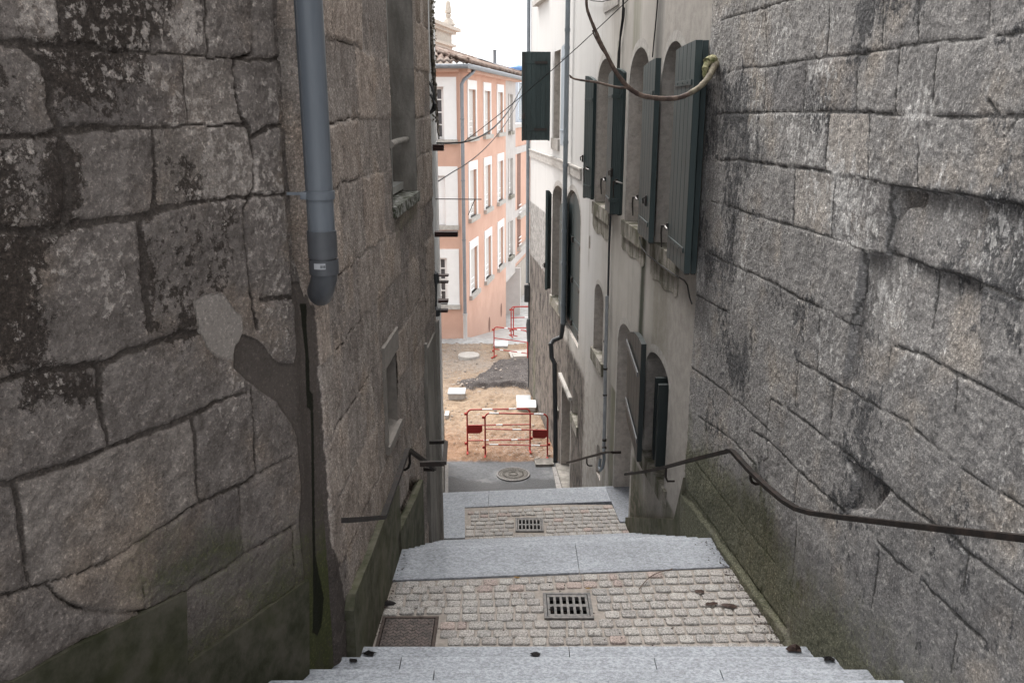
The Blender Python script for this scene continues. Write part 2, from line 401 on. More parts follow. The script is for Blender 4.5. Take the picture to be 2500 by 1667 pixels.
h = h-.012*(1-sstep(.002, .009, crk))*(1-upper); wet = wet+.36*(1-sstep(.001, .004, crk))*(1-upper)*sstep(.35, .6, fbm(S, Z, 6, 87, 3))
moss = .06+.66*sstep(-1.35, -2.6, Z)*(.5+fbm(S, Z, 1.6, 95, 3))+.15*zone_quoin*sstep(-1.2, -.6, Z)*fbm(S, Z, 3, 91, 3)
moss = moss+.62*poly_mask(S, Z, px(LN, qB, [(620, 760), (1060, 860), (1080, 990), (800, 1160), (600, 1250), (250, 1150), (520, 1010)]), .1)*.6-.5*patch
tone = np.clip(tone, 0, 1)
P = np.stack([LN.O.x+LN.D.x*S+LN.N.x*h, LN.O.y+LN.D.y*S+LN.N.y*h, Z], -1)
M['stone_brown'] = stone_mat('brown_stone', (.195, .172, .156), (.375, .337, .308), (.052, .042, .036), (.115, .098, .087), (.105, .089, .079), bstr=1.0, speck=.26)
o = grid_mesh('stone_wall', P, dict(tone=tone, crust=crust, pale=pale, mortar=mort, cement=cem, patch=patch, moss=moss, wet=wet), M['stone_brown'], back=(LN.N.x*-.5, LN.N.y*-.5, 0))
tag(o, 'rough brown ashlar wall with black crust and pale cement patch', 'wall')
WALL_LN = o
M['green_render'] = (lambda t: t.done(t.mix(t.rng(t.noise(7, 8, .65), .3, .72), t.mix(t.rng(t.noise(3, 4), .4, .7), (.030, .033, .015), (.052, .054, .026)), (.10, .092, .07)), .8, t.bump(t.noise(60, 6, .6), .4, .006), spec=.25))(NT('mossy_render'))
M['green_light'] = (lambda t: t.done(t.mix(t.rng(t.noise(7, 8, .65), .3, .72), t.mix(t.rng(t.noise(3, 4), .4, .7), (.050, .056, .030), (.090, .092, .052)), (.15, .14, .11)), .85, t.bump(t.noise(60, 6, .6), .4, .006), spec=.2))(NT('pale_mossy_render'))
for pts in ([(-300, 1640), (50, 1560), (300, 1420), (550, 1300), (818, 1166), (824, 1484), (1360, 1108), (1364, 2050), (-300, 2900)],):
    mb = MB(); pl = px(LN, qB, pts, .012)
    mb.prism([LN.pt(a, z, -.03) for a, z in pl], Vector((LN.N.x, LN.N.y, 0))*.050)
    mb.build('plinth', M['green_render'], WALL_LN)

# ---------------- near right wall
sv = axis(2.75, 6.99, .0100, before=[-4, -1, 1, 2, 2.4])
zv = axis(-3.35, 1.0, .0100, before=[-5.5, -4.2], after=[1.4, 2, 3, 4.0])
S, Z = np.meshgrid(sv, zv)
jK = [[(110, 100), (350, 30), (450, 0), (700, -60)],
      [(150, 345), (240, 325), (330, 322), (460, 300), (520, 290), (620, 275), (700, 265), (790, 262), (890, 240), (1030, 215), (1080, 205), (1200, 190), (1300, 195), (1400, 180), (1568, 155), (1800, 120)],
      [(100, 545), (300, 540), (500, 535), (640, 535), (760, 535), (940, 548), (1110, 550), (1240, 560), (1400, 555), (1568, 560), (1800, 570)],
      [(90, 770), (200, 765), (330, 785), (460, 805), (530, 805), (640, 825), (760, 840), (900, 880), (1000, 895), (1100, 920), (1250, 930), (1450, 965), (1568, 985), (1800, 1050)],
      [(70, 960), (190, 1000), (290, 1035), (460, 1080), (640, 1135), (760, 1180), (880, 1215), (920, 1200)],
      [(40, 1200), (150, 1260), (240, 1295), (400, 1370), (480, 1420), (590, 1470), (720, 1540), (760, 1560)],
      [(0, 1410), (70, 1450), (160, 1500)], [(900, 1215), (1000, 1240), (1120, 1290), (1230, 1310), (1350, 1360), (1480, 1410), (1568, 1440), (1800, 1560)],
      [(640, -40), (635, 120), (620, 270)], [(895, -40), (890, 240)], [(1065, -40), (1060, 205)], [(1410, -40), (1400, 180)], [(525, 290), (510, 535)], [(770, 262), (765, 535)],
      [(970, 230), (950, 545)], [(1150, 235), (1125, 550)], [(1400, 480), (1450, 555)], [(635, 545), (615, 825)], [(830, 550), (820, 850)], [(1060, 555), (1055, 880)],
      [(470, 800), (465, 1080)], [(665, 835), (645, 1135)], [(925, 890), (915, 1050), (900, 1215)], [(180, 1040), (170, 1250)], [(795, 1200), (780, 1400), (735, 1560)],
      [(1125, 1295), (1110, 1568)], [(1540, 560), (1470, 660)], [(330, 330), (320, 540)], [(300, 545), (290, 780)], [(240, 1300), (230, 1440)], [(330, 60), (340, 320)]]
jM = [[(530, 180), (610, 225), (700, 280), (850, 370), (1000, 440), (1170, 590), (1300, 690), (1500, 800), (1800, 980)],
      [(410, 340), (550, 430), (660, 520), (760, 600), (920, 730), (1000, 800), (1170, 920), (1270, 1010), (1440, 1130), (1700, 1330)],
      [(330, 480), (400, 520), (530, 650), (640, 750), (730, 830)], [(940, 115), (1060, 150), (1200, 230), (1350, 300), (1500, 380), (1800, 540)],
      [(75, 600), (190, 750), (330, 930), (430, 1050)], [(30, 710), (180, 910), (300, 1080), (400, 1220), (480, 1330)],
      [(870, 950), (950, 1040), (1080, 1140), (1230, 1290), (1340, 1390)], [(620, -20), (610, 220)], [(410, 340), (390, 510)], [(680, 290), (660, 520)], [(530, 180), (515, 370)],
      [(920, 120), (900, 270)], [(1210, 250), (1200, 400)], [(390, 510), (400, 600), (350, 630)], [(530, 650), (510, 790)], [(520, 870), (500, 1180)], [(880, 1000), (850, 1240)],
      [(1260, 1020), (1240, 1150)], [(1215, 1360), (1190, 1520)], [(60, 200), (200, 300), (300, 380), (410, 480)], [(100, 420), (250, 520), (350, 630)]]
RJ = [px(RN, qK, l) for l in jK]+[px(RN, qM, l) for l in jM]
dj = seg_dist(S+(fbm(S, Z, 16, 3, 4, .6)-.5)*.016, Z+(fbm(S, Z, 16, 8, 4, .6)-.5)*.016, RJ)
lab, k = labels(dj > .009)
rt = RS.rand(k+1); rh = RS.rand(k+1)
tone = np.where(lab >= 0, rt[lab], .4); ofs = np.where(lab >= 0, rh[lab], .4)
vary = fbm(S, Z, 2.2, 41, 3)
jw = .005+.010*vary
mort = (1-sstep(jw*.4, jw, dj))*sstep(.16, .42, fbm(S, Z, 4.5, 44, 4))
h = (ofs-.5)*.012*sstep(0, .015, dj)-.0045*mort+(fbm(S, Z, 5, 5, 5, .6)-.5)*.014+(fbm(S, Z, 50, 6, 3, .7)-.5)*.010
for q, pl, dp in [(qM, [(740, 600), (920, 730), (880, 800), (850, 830), (740, 815), (765, 700)], .042), (qK, [(930, 895), (1080, 915), (1062, 985), (975, 1000), (925, 1080)], .035),
                 
                  (qM, [(0, 700), (170, 920), (480, 1340), (560, 1568), (300, 1400), (0, 900)], -.03)]:
    m = poly_mask(S+(fbm(S, Z, 16, 61, 3)-.5)*.03, Z+(fbm(S, Z, 16, 67, 3)-.5)*.03, px(RN, q, pl), .008); h = h-dp*m
for pl, ed, dp in [([(925, 895), (1568, 990), (2100, 1150), (2400, 2400), (1500, 2400), (1120, 1290), (900, 1215)], [(1568, 990), (1250, 930), (925, 895), (900, 1215)], .036),
                   ([(795, 1205), (900, 1215), (1120, 1292), (1350, 1362), (1350, 2600), (600, 2600)], [(1230, 1312), (1120, 1292), (900, 1215), (795, 1205), (780, 1400), (725, 1600)], .038)]:
    m = poly_mask(S+(fbm(S, Z, 16, 61, 3)-.5)*.03, Z+(fbm(S, Z, 16, 67, 3)-.5)*.03, px(RN, qK, pl), .008); de = seg_dist(S, Z, [px(RN, qK, ed)], cut=1.2); h = h-dp*m*np.exp(-(de/.33)**2)
low = sstep(-1.6, -2.9, Z+.35*(fbm(S, Z, 1.5, 33, 3)-.5))
h = h+.012*low*fbm(S, Z, 3, 21, 3)
crust = .17+1.15*(fbm(S, Z*.7, 2.4, 51, 4)-.42)+.22*sstep(6.0, 6.9, S)*sstep(-1.8, -.8, Z)+.18*(1-sstep(.01, .06, dj))*fbm(S, Z, 4, 58, 2)
pale = .17+1.2*(fbm(S, Z*.75, 3.0, 71, 4)-.42)*sstep(-2.4, -1.2, Z)+.16*poly_mask(S, Z, px(RN, qK, [(330, 550), (640, 540), (900, 880), (900, 1200), (640, 1130), (450, 1080)]), .2)
moss = -.22+1.1*low*(.45+.8*fbm(S, Z, 1.7, 91, 3))+.1*sstep(-2.6, -3.2, Z)
cem = .55*low*fbm(S, Z, 1.2, 97, 3)+.3*poly_mask(S, Z, px(RN, qM, [(520, 870), (880, 960), (850, 1250), (500, 1250)]), .1)
wet = .34*(1-sstep(.001, .005, dj))*sstep(.45, .6, fbm(S, Z, 3, 99, 3))
wet = wet+.4*poly_mask(S, Z, px(RN, qM, [(160, 930), (220, 920), (480, 1290), (560, 1440), (480, 1440), (300, 1180)]), .03)
patch = np.zeros_like(S)
P = np.stack([RN.O.x+RN.D.x*S+RN.N.x*h, RN.O.y+RN.D.y*S+RN.N.y*h, Z], -1)
M['stone_grey'] = stone_mat('grey_stone', (.27, .265, .262), (.46, .45, .44), (.095, .095, .098), (.125, .121, .117), (.17, .155, .135), moss_c=(.072, .074, .042), streak=True, speck=.42, bstr=1.0)
o = grid_mesh('stone_wall', P, dict(tone=tone, crust=crust, pale=pale, mortar=mort, cement=cem, patch=patch, moss=moss, wet=wet), M['stone_grey'], back=(RN.N.x*-.5, RN.N.y*-.5, 0))
tag(o, 'tall grey lichen-streaked stone wall with a missing block above the long handrail', 'wall')

# ---------------- left house wall with window recess and niche
t1 = LA.hit(953, 300)[0]; t2 = LA.hit(1014, 300)[0]; zs = -.71
n1 = LA.hit(937.5, 900)[0]; n2 = LA.hit(967, 900)[0]; nz1, nz2 = LA.hit(945, 1085)[1], LA.hit(967, 850)[1]
sv = axis(.0, 4.74, .0125); zv = axis(-4.85, .75, .0125, before=[-7], after=[1.2, 2, 3, 4.2])
def snap(arr, x): arr[np.argmin(abs(arr-x))] = x
for x in (t1, t2, n1, n2): snap(sv, x)
for x in (zs, nz1, nz2): snap(zv, x)
S, Z = np.meshgrid(sv, zv)
crs = [1.6, 1.15, .75, .33, -.07, -.40, -.87, -1.24, -1.65, -2.03, -2.42, -2.80, -3.18, -3.55, -3.95, -4.3, -4.7]
LL = []
for i, z in enumerate(crs):
    LL.append([(0, z), (1.2, z+.01), (2.6, z-.02), (4.96, z)])
    if i:
        s0 = .25+.5*((i*37) % 7)/7
        while s0 < 4.9:
            LL.append([(s0, z), (s0+.01, crs[i-1])]); s0 += .45+.5*random.random()
dj = seg_dist(S+(fbm(S, Z, 7, 3, 3)-.5)*.05, Z+(fbm(S, Z, 7, 8, 3)-.5)*.05, LL)
lab, k = labels(dj > .010); rt = RS.rand(k+1); tone = np.where(lab >= 0, rt[lab], .4)*.8+.1
near = 1-sstep(.5, 1.6, S)
mort = (1-sstep(.002, .009, dj))*sstep(.42, .62, fbm(S, Z, 2.1, 44, 3)+.1)*(.4+.6*near)
h = -.014*mort+(np.where(lab >= 0, rt[lab], .5)-.5)*.014*sstep(0, .02, dj)+(fbm(S, Z*.4, 12, 5, 5, .6)-.5)*.026+(fbm(S, Z, 60, 6, 3)-.5)*.008
h = h-.05*(1-sstep(0, .10, S))**2*1.2
lowl = sstep(-2.0, -3.0, Z)
hole = poly_mask(S+(fbm(S, Z, 9, 61, 3)-.5)*.05, Z, px(LA, qN, [(900, 560), (960, 560), (1000, 640), (900, 850), (800, 1230), (720, 1300), (760, 1000), (850, 800)]), .012)
h = h-.05*hole
crust = .16+.45*(fbm(S, Z*.3, 2, 51, 4)-.32)+.3*hole
pale = .12+.40*(fbm(S, Z*.4, 2.4, 71, 4)-.28)*sstep(.3, 1.0, S)
moss = .02+.22*sstep(-2.2, -3.0, Z)*fbm(S, Z, 2, 91, 3)+.22*(1-sstep(.1, .5, S))*fbm(S, Z, 3, 93, 3)+.55*poly_mask(S, Z, [(t1, zs-.32), (t2, zs-.25), (t2, zs+.02), (t1, zs+.02)], .1)
cem = .75*poly_mask(S, Z, px(LA, zoom(700, 1300, .234), [(380, -400), (450, -300), (470, 100), (560, 300), (620, 640), (720, 760), (900, 800), (900, 1600), (300, 1600)]), .05)
cem = np.maximum(cem, .9*(1-sstep(.03, .07, S))*sstep(zc+.1, zc-.1, Z))
wet = .45*(1-sstep(.001, .006, dj))*near*sstep(.45, .55, fbm(S, Z, 3, 99, 3))+.35*poly_mask(S, Z, [(t1-.06, zs+.02), (t1-.06, 2), (t1, 2), (t1, zs)], .04)
patch = np.zeros_like(S)
P = np.stack([LA.O.x+LA.D.x*S+LA.N.x*h, LA.O.y+LA.D.y*S+LA.N.y*h, Z], -1)
sc_, zc_ = .5*(S[:-1, :-1]+S[1:, 1:]), .5*(Z[:-1, :-1]+Z[1:, 1:])
keep = ~(((sc_ > t1) & (sc_ < t2) & (zc_ > zs)) | ((sc_ > n1) & (sc_ < n2) & (zc_ > nz1) & (zc_ < nz2)))
M['stone_tan'] = stone_mat('tan_stone', (.24, .21, .19), (.42, .38, .35), (.070, .057, .048), (.07, .056, .048), (.085, .072, .065), streak=True, speck=.5, bstr=.8)
LH = thing('stone_house', 'tan stone house side with deep window recess right of the grey drainpipe', 'house', LA.pt(2.5, -4.7))
o = grid_mesh('wall', P, dict(tone=tone, crust=crust, pale=pale, mortar=mort, cement=cem, patch=patch, moss=moss, wet=wet), M['stone_tan'], keep=keep, back=(LA.N.x*-.5, LA.N.y*-.5, 0))
o.parent = LH; o.matrix_parent_inverse = Matrix.Translation(-LH.location)
M['jamb'] = (lambda t: t.done(t.mix(t.rng(t.noise(5, 8, .7, t.scale(t.pos, (1, 1, .3))), .35, .7), (.15, .14, .125), (.30, .28, .255)), .9, t.bump(t.noise(40, 7, .65), .5, .01)))(NT('weathered_jamb'))
M['white_wood'] = plain('old_white_paint', (.42, .42, .40), .6, var=.2, sc=14)
M['dark_glass'] = (lambda t: t.done((.012, .014, .016), .08, None, 0, .5))(NT('dark_window_glass'))
M['iron'] = plain('dark_iron', (.030, .024, .021), .55, 0, .35, 30, .3, spec=.4)
def box_between(mb, wall, s0, s1, z0, z1, o0, o1):
    mb.prism([wall.pt(s0, z0, o0), wall.pt(s1, z0, o0), wall.pt(s1, z1, o0), wall.pt(s0, z1, o0)], Vector((wall.N.x, wall.N.y, 0))*(o1-o0))
# reveals of the window recess: far jamb, near jamb, sill, back
mb = MB(); D = .24
for (a, b) in (((t2, zs), (t2, 4)), ((t1, zs), (t1, 4))):
    mb.add([LA.pt(a[0], a[1], .0), LA.pt(b[0], b[1], .0), LA.pt(b[0], b[1], -D), LA.pt(a[0], a[1], -D)], [(0, 1, 2, 3)])
mb.add([LA.pt(t1, zs, 0), LA.pt(t2, zs, 0), LA.pt(t2, zs, -D), LA.pt(t1, zs, -D)], [(0, 1, 2, 3)])
for z in (-.07, .33, .75): mb.box(LA.pt(t2+.004, z, -D*.5), .012, D, .006, (Vector((LA.D.x, LA.D.y, 0)), Vector((LA.N.x, LA.N.y, 0)), Vector((0, 0, 1))))
mb.build('window_reveal', M['jamb'], LH)
AXA = (Vector((LA.D.x, LA.D.y, 0)), Vector((LA.N.x, LA.N.y, 0)), Vector((0, 0, 1)))
wf = MB()
box_between(wf, LA, t1, t1+.07, zs+.09, 4, -D+.01, -D+.10); box_between(wf, LA, t2-.07, t2, zs+.09, 4, -D-.01, -D+.03)
box_between(wf, LA, t1, t2, zs+.03, zs+.09, -D-.01, -D+.12); box_between(wf, LA, (t1+t2)/2-.03, (t1+t2)/2+.03, zs+.09, 4, -D-.01, -D+.03)
wfo = wf.build('window_frame', M['white_wood'], LH)
pn = MB(); box_between(pn, LA, t1, t2, zs+.05, 4, -D-.04, -D-.02); pn.build('pane', M['dark_glass'], wfo)
M['sill'] = (lambda t: t.done(t.mix(t.rng(t.noise(16, 8, .7), .42, .62), (.045, .05, .028), (.34, .34, .32)), .9, t.bump(t.noise(40, 7, .7), .9, .02)))(NT('mossy_sill'))
sl = MB(); box_between(sl, LA, t1-.02, t2, zs-.07, zs+.012, -D+.1, .025); sl.build('sill', M['sill'], LH)
ro = MB(); a0 = LA.pt(t1+.02, LA.hit(*qC(720, 985))[1], .005)
ro.tube([at(*qC(706, 990), 6.35), at(*qC(760, 970), 6.9), at(*qC(818, 955), 7.62)], .028, 10); ro.build('bar', M['jamb'], LH)
# niche
mb = MB(); D2 = .20
mb.add([LA.pt(n2, nz1), LA.pt(n2, nz2), LA.pt(n2, nz2, -D2), LA.pt(n2, nz1, -D2)], [(0, 1, 2, 3)]); mb.add([LA.pt(n1, nz1), LA.pt(n1, nz2), LA.pt(n1, nz2, -D2), LA.pt(n1, nz1, -D2)], [(0, 1, 2, 3)])
mb.add([LA.pt(n1, nz1), LA.pt(n2, nz1), LA.pt(n2, nz1+.06, -D2), LA.pt(n1, nz1+.06, -D2)], [(0, 1, 2, 3)]); mb.add([LA.pt(n1, nz2), LA.pt(n2, nz2), LA.pt(n2, nz2-.1, -D2), LA.pt(n1, nz2-.1, -D2)], [(0, 1, 2, 3)])
mb.add([LA.pt(n1, nz1, -D2), LA.pt(n2, nz1, -D2), LA.pt(n2, nz2, -D2), LA.pt(n1, nz2, -D2)], [(0, 1, 2, 3)])
M['lintel'] = plain('pale_lintel', (.23, .21, .19), .9, var=.25, sc=12, bump=.4)
mb.build('niche', M['lintel'], LH)
lt = MB(); box_between(lt, LA, n1-.05, n2+.06, nz2, nz2+.16, -.05, .018); box_between(lt, LA, n1-.06, n1, nz1, nz2, -.05, .016); box_between(lt, LA, n1-.05, n2+.04, nz1-.06, nz1, -.05, .03)
lt.build('niche_surround', M['lintel'], LH)
# plinth bands stepping down beside the stairs
for pts in ([(975, 1185), (958, 1218), (938, 1270), (906, 1357), (868, 1450), (864, 1490)], [(1033, 1170), (1017, 1215), (994, 1262), (972, 1309)]):
    pl = [LA.hit(u, v, .045) for u, v in pts]
    pl = [(pl[0][0], -6)]+pl+[(pl[-1][0], -6)]
    m2 = MB(); m2.prism([LA.pt(a, z, -.02) for a, z in pl], Vector((LA.N.x, LA.N.y, 0))*.065); m2.build('plinth', M['green_light'], LH)
# blocked doorway at the far end
jb = MB(); s0, s1 = LA.hit(1038, 1000)[0], 4.74; zt = LA.hit(1052, 803)[1]
box_between(jb, LA, s0, s0+.06, -6, zt, -.02, .03); box_between(jb, LA, s1-.10, s1+.012, -6, zt, -.02, .035); box_between(jb, LA, s0+.06, s1-.10, -6, zt-.1, -.02, .012)
jb.build('door_jamb', M['jamb'], LH)
# ------------------------------------------------------------------ ground, stairs, landings
def granite(name, c, var=.32, slab=True):
    t = NT(name); p = t.pos
    a = t.mth('ADD', t.mth('MULTIPLY', t.noise(95, 5, .8, t.scale(p, (.6, 1.0, 1.0))), .6), t.mth('MULTIPLY', t.noise(48, 3, .8, t.scale(p, (.7, 1.0, 1.0))), .4)); b = t.noise(60, 6, .7); c3 = t.noise(1.8, 5, .6)
    col = t.mix(t.rng(a, .40, .60), tuple(x*(1-var) for x in c), tuple(min(.9, x*(1+var)) for x in c))
    col = t.mix(t.rng(b, .58, .70, 0, .4), col, tuple(x*.55 for x in c))
    col = t.mix(t.rng(a, .60, .70, 0, .5), col, (.50, .52, .545))
    col = t.mix(1.0, col, t.ramp(c3, [(.3, (.86, .86, .86)), (.7, (1.1, 1.1, 1.1))]), 'MULTIPLY')
    col = t.mix(t.rng(t.noise(7, 9, .78), .57, .76, 0, .55), col, (.07, .062, .052))
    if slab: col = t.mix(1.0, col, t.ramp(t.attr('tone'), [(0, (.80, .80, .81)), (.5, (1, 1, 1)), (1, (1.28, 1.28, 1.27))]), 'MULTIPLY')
    return t.done(col, .72, t.bump(t.noise(160, 4, .6), .3, .004), spec=.35)
M['granite'] = granite('grey_granite', (.285, .302, .330))
def stairs(name, nos, x0, x1, k, xc, thick_to, joints):
    """nos: list of (Y_front, Z, Y_back) treads; k shears Y with X"""
    mb = MB(); r = .012; tn = []
    for i, (yf, z, yb) in enumerate(nos):
        cuts = [x0]+sorted(joints[i] if i < len(joints) else [])+[x1]
        for a, b in zip(cuts[:-1], cuts[1:]):
            a2, b2 = a+.0025, b-.0025
            lo = thick_to if i in (0, len(nos)-1) else z-.3
            dz = .0015*((i*7+int(a*50)) % 3-1)
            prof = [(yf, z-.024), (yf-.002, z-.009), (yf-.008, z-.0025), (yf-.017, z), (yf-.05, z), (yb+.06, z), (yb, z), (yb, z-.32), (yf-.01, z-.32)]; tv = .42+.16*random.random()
            vs = []
            for x in (a2, b2):
                for (y, zz) in prof: vs.append((x, y+k*(x-xc), zz+dz))
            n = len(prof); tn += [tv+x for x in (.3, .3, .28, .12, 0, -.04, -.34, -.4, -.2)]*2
            mb.add(vs, [(j, (j+1) % n, n+(j+1) % n, n+j) for j in range(n)]+[tuple(range(n-1, -1, -1)), tuple(range(n, 2*n))])
    o = mb.build(name, M['granite']); a_ = o.data.attributes.new('tone', 'FLOAT', 'POINT'); a_.data.foreach_set('value', tn); o['kind'] = 'structure'; return o
jr = lambda *l: list(l)
def xa(q, x, y, Z): return atz(*q(x, y), Z).x
# upper flight, coming down from the camera
nos = []; ys = [4.50, 4.17, 3.84, 3.54, 3.22, 2.90, 2.58, 2.26, 1.94]
for i in range(8): nos.append((ys[i], ZL1+.16*(i+1), ys[i+1]-.02))
nos.append((1.94, ZL1+.16*9, -.6)); nos.append((-.6, ZL1+.16*9+.002, -2.6))
q6r = zoom(600, 1500, .7228)
stairs('stairs', nos, -2.4, 2.4, 0, 0, -4, [[xa(q6r, 1092, 120, -3.1)], [xa(q6r, 523, 160, -2.94), xa(q6r, 1380, 150, -2.94)], [xa(q6r, 636, 200, -2.78), xa(q6r, 1603, 190, -2.78)], [xa(q6r, 1223, 222, -2.62)], [-.4, .7], [.1], [-.5, .6], [.2], [-.8, .3]])
# middle flight
nos = [(6.06, ZL1, 5.60)]+[(6.06+.317*i, ZL1-.16*i, 6.06+.317*(i-1)-.02) for i in range(1, 9)]
nos2 = nos
xj = xa(qR, 1430, 590, ZL1)
stairs('stairs', nos, -1.05, 1.85, .079, .36, -4, [[xj], [.1], [-.3, .9], [.2], [-.2, .8], [.1], [-.3], [.5], [.0]])
# edge strip of the second landing and lower flight
nos = [(10.155, ZL2, 9.70)]+[(10.155+.30*i, ZL2-.164*i, 10.155+.30*(i-1)-.02) for i in range(1, 12)]
stairs('stairs', nos, -1.2, 1.31, .09, .23, -7, [[xa(qR, 925, 260, ZL2)]])
# side slab along the left edge of landing two
mb = MB(); 
pl = [atz(*qR(x, y), ZL2) for x, y in ((640, 505), (788, 500), (786, 297), (641, 312))]
mb.prism([p+Vector((0, 0, -.2)) for p in pl], Vector((0, 0, .203))); o = mb.build('landing_slab', granite('slab_granite', (.285, .302, .330), slab=False)); o['kind'] = 'structure'

# cobbles
def cobble_mat():
    t = NT('granite_cobble'); c = t.attr('tone'); pk = t.attr('pink')
    a = t.noise(110, 5, .8); b = t.noise(70, 5, .75)
    col = t.mix(t.rng(a, .38, .62), (.17, .163, .156), (.50, .482, .46))
    col = t.mix(t.rng(b, .58, .68, 0, .8), col, (.055, .052, .050))
    col = t.mix(t.rng(a, .66, .76), col, (.62, .59, .55))
    col = t.mix(1.0, col, t.ramp(c, [(0, (.84, .84, .84)), (1, (1.1, 1.09, 1.07))]), 'MULTIPLY')
    col = t.mix(t.mth('MULTIPLY', pk, .75), col, t.mix(1.0, col, (1.05, .80, .74), 'MULTIPLY'))
    col = t.mix(t.rng(t.noise(5, 7, .7), .56, .76, 0, .4), col, (.16, .12, .10))
    return t.done(col, .8, t.bump(t.noise(120, 5, .7), .55, .006), spec=.3)
M['cobble'] = cobble_mat()
M['joint_mortar'] = plain('sandy_mortar', (.30, .268, .24), .95, var=.3, sc=25, bump=.5)
def cobbles(z, ylo, yhi, xl, xr, k, xc, avoid, row, seed):
    """one landing: sand bed plus rounded setts, clipped to the walls by their position"""
    rs = random.Random(seed); vs = []; fs = []; tone = []; pink = []
    y = ylo+row*.5; r = 0
    while y+row*.5 < yhi+.004:
        x = xl(y)+rs.random()*.06; bow = rs.uniform(-.006, .006)
        while x < xr(y):
            w = rs.uniform(.100, .125) if rs.random() > .12 else rs.uniform(.055, .08)
            cx, cy = x+w/2, y+bow+rs.uniform(-.003, .003)
            Yc = cy+k*(cx-xc)*(min(1, max(0, (y-ylo)/(yhi-ylo))) if z > -4 else 1)+.006*math.sin(cx*3.1+y*2)
            hw, hl = w/2-.0060-rs.random()*.0025, row/2-.0060-rs.random()*.003
            x += w
            if any(a[0]-hw < cx < a[1]+hw and a[2]-hl*.9 < Yc < a[3]+hl*.9 for a in avoid): continue
            th = rs.uniform(-.03, .03); dz = rs.uniform(-.003, .003); tx, ty = rs.uniform(-.02, .02), rs.uniform(-.02, .02)
            b = len(vs); ring = []
            for (ins, hz) in ((-.002, -.03), (.0, -.006), (.003, -.0012), (.009, .0004)):
                for i in range(8):
                    sx = (1, 1, .55, -.55, -1, -1, -.55, .55)[i]; sy = (-.55, .55, 1, 1, .55, -.55, -1, -1)[i]
                    if ins < .004: sx = math.copysign(min(1, abs(sx)*1.0+.22*(abs(sx) < 1)), sx); sy = math.copysign(min(1, abs(sy)+.22*(abs(sy) < 1)), sy)
                    j = rs.uniform(-.0018, .0018)
                    px_, py_ = sx*(hw-ins)+j, sy*(hl-ins)+j
                    vs.append((cx+px_*math.cos(th)-py_*math.sin(th), Yc+px_*math.sin(th)+py_*math.cos(th), z+hz+dz+(tx*px_+ty*py_ if hz > -.02 else 0)))
            for q in range(3):
                for i in range(8): fs.append((b+q*8+i, b+q*8+(i+1) % 8, b+q*8+8+(i+1) % 8, b+q*8+8+i))
            fs.append(tuple(b+24+i for i in range(8)))
            tv = rs.random(); pv = .8 if rs.random() < .06 else rs.random()*.15
            tone += [tv]*32; pink += [pv]*32
        y += row; r += 1
    return vs, fs, tone, pink
def landing(z, ylo, yhi, xl, xr, k, xc, avoid, row, seed):
    vs, fs, tone, pink = cobbles(z, ylo, yhi, xl, xr, k, xc, avoid, row, seed)
    me = bpy.data.meshes.new('cobbles'); me.from_pydata(vs, [], fs); me.materials.append(M['cobble'])
    me.polygons.foreach_set('use_smooth', [True]*len(me.polygons)); me.set_sharp_from_angle(angle=math.radians(50))
    for n_, d in (('tone', tone), ('pink', pink)):
        a = me.attributes.new(n_, 'FLOAT', 'POINT'); a.data.foreach_set('value', d)
    o = bpy.data.objects.new('cobbled_path', me); COL.objects.link(o); o['kind'] = 'structure'
    mb = MB(); n = 14
    # bed with holes left for the drains
    xs = sorted({xl(ylo)-.3, xr(ylo)+.4}|{a[i] for a in avoid for i in (0, 1) if a[4]}); yy = sorted({ylo-.15, yhi+.12}|{a[i] for a in avoid for i in (2, 3) if a[4]})
    for i in range(len(xs)-1):
        for j in range(len(yy)-1):
            cx, cy = (xs[i]+xs[i+1])/2, (yy[j]+yy[j+1])/2
            if any(a[4] and a[0] < cx < a[1] and a[2] < cy < a[3] for a in avoid): continue
            mb.add([(xs[i], yy[j]+k*(xs[i]-xc)*(0 if avoid else 1), z-.013), (xs[i+1], yy[j], z-.013), (xs[i+1], yy[j+1], z-.013), (xs[i], yy[j+1], z-.013)], [(0, 1, 2, 3)])
    b = mb.build('path', M['joint_mortar']); b['kind'] = 'structure'
    return o
def rect(q, x0, y0, x1, y1, Z):
    p = [atz(*q(x, y), Z) for x, y in ((x0, y1), (x1, y1), (x0, y0), (x1, y0))]
    return [min(p[0].x, p[2].x)*.5+max(p[0].x, p[2].x)*.5, (p[1].x+p[3].x)/2, (p[0].y+p[1].y)/2, (p[2].y+p[3].y)/2]
g1 = rect(qR, 1240, 815, 1518, 962, ZL1); g2 = rect(qR, 1078, 385, 1238, 462, ZL2)
q9 = zoom(900, 1480, .21259)
c1 = [-.86, atz(*q9(780, 300), ZL1).x, 4.40, atz(*q9(500, 115), ZL1).y]
LAx = lambda Y: -.945+.03*(Y-4.04)
landing(ZL1, 4.555, 5.585, lambda y: LAx(y)+.03, lambda y: 1.60-.1*(y-6.14)+.08, .079, .36, [g1+[True], c1+[True]], .0935, 5)
landing(ZL2, 8.48, 9.605, lambda y: atz(*qR(789, 400), ZL2).x+.01, lambda y: 1.36-.1*(y-9)-.01, .09, .23, [g2+[True]], .0935, 9)

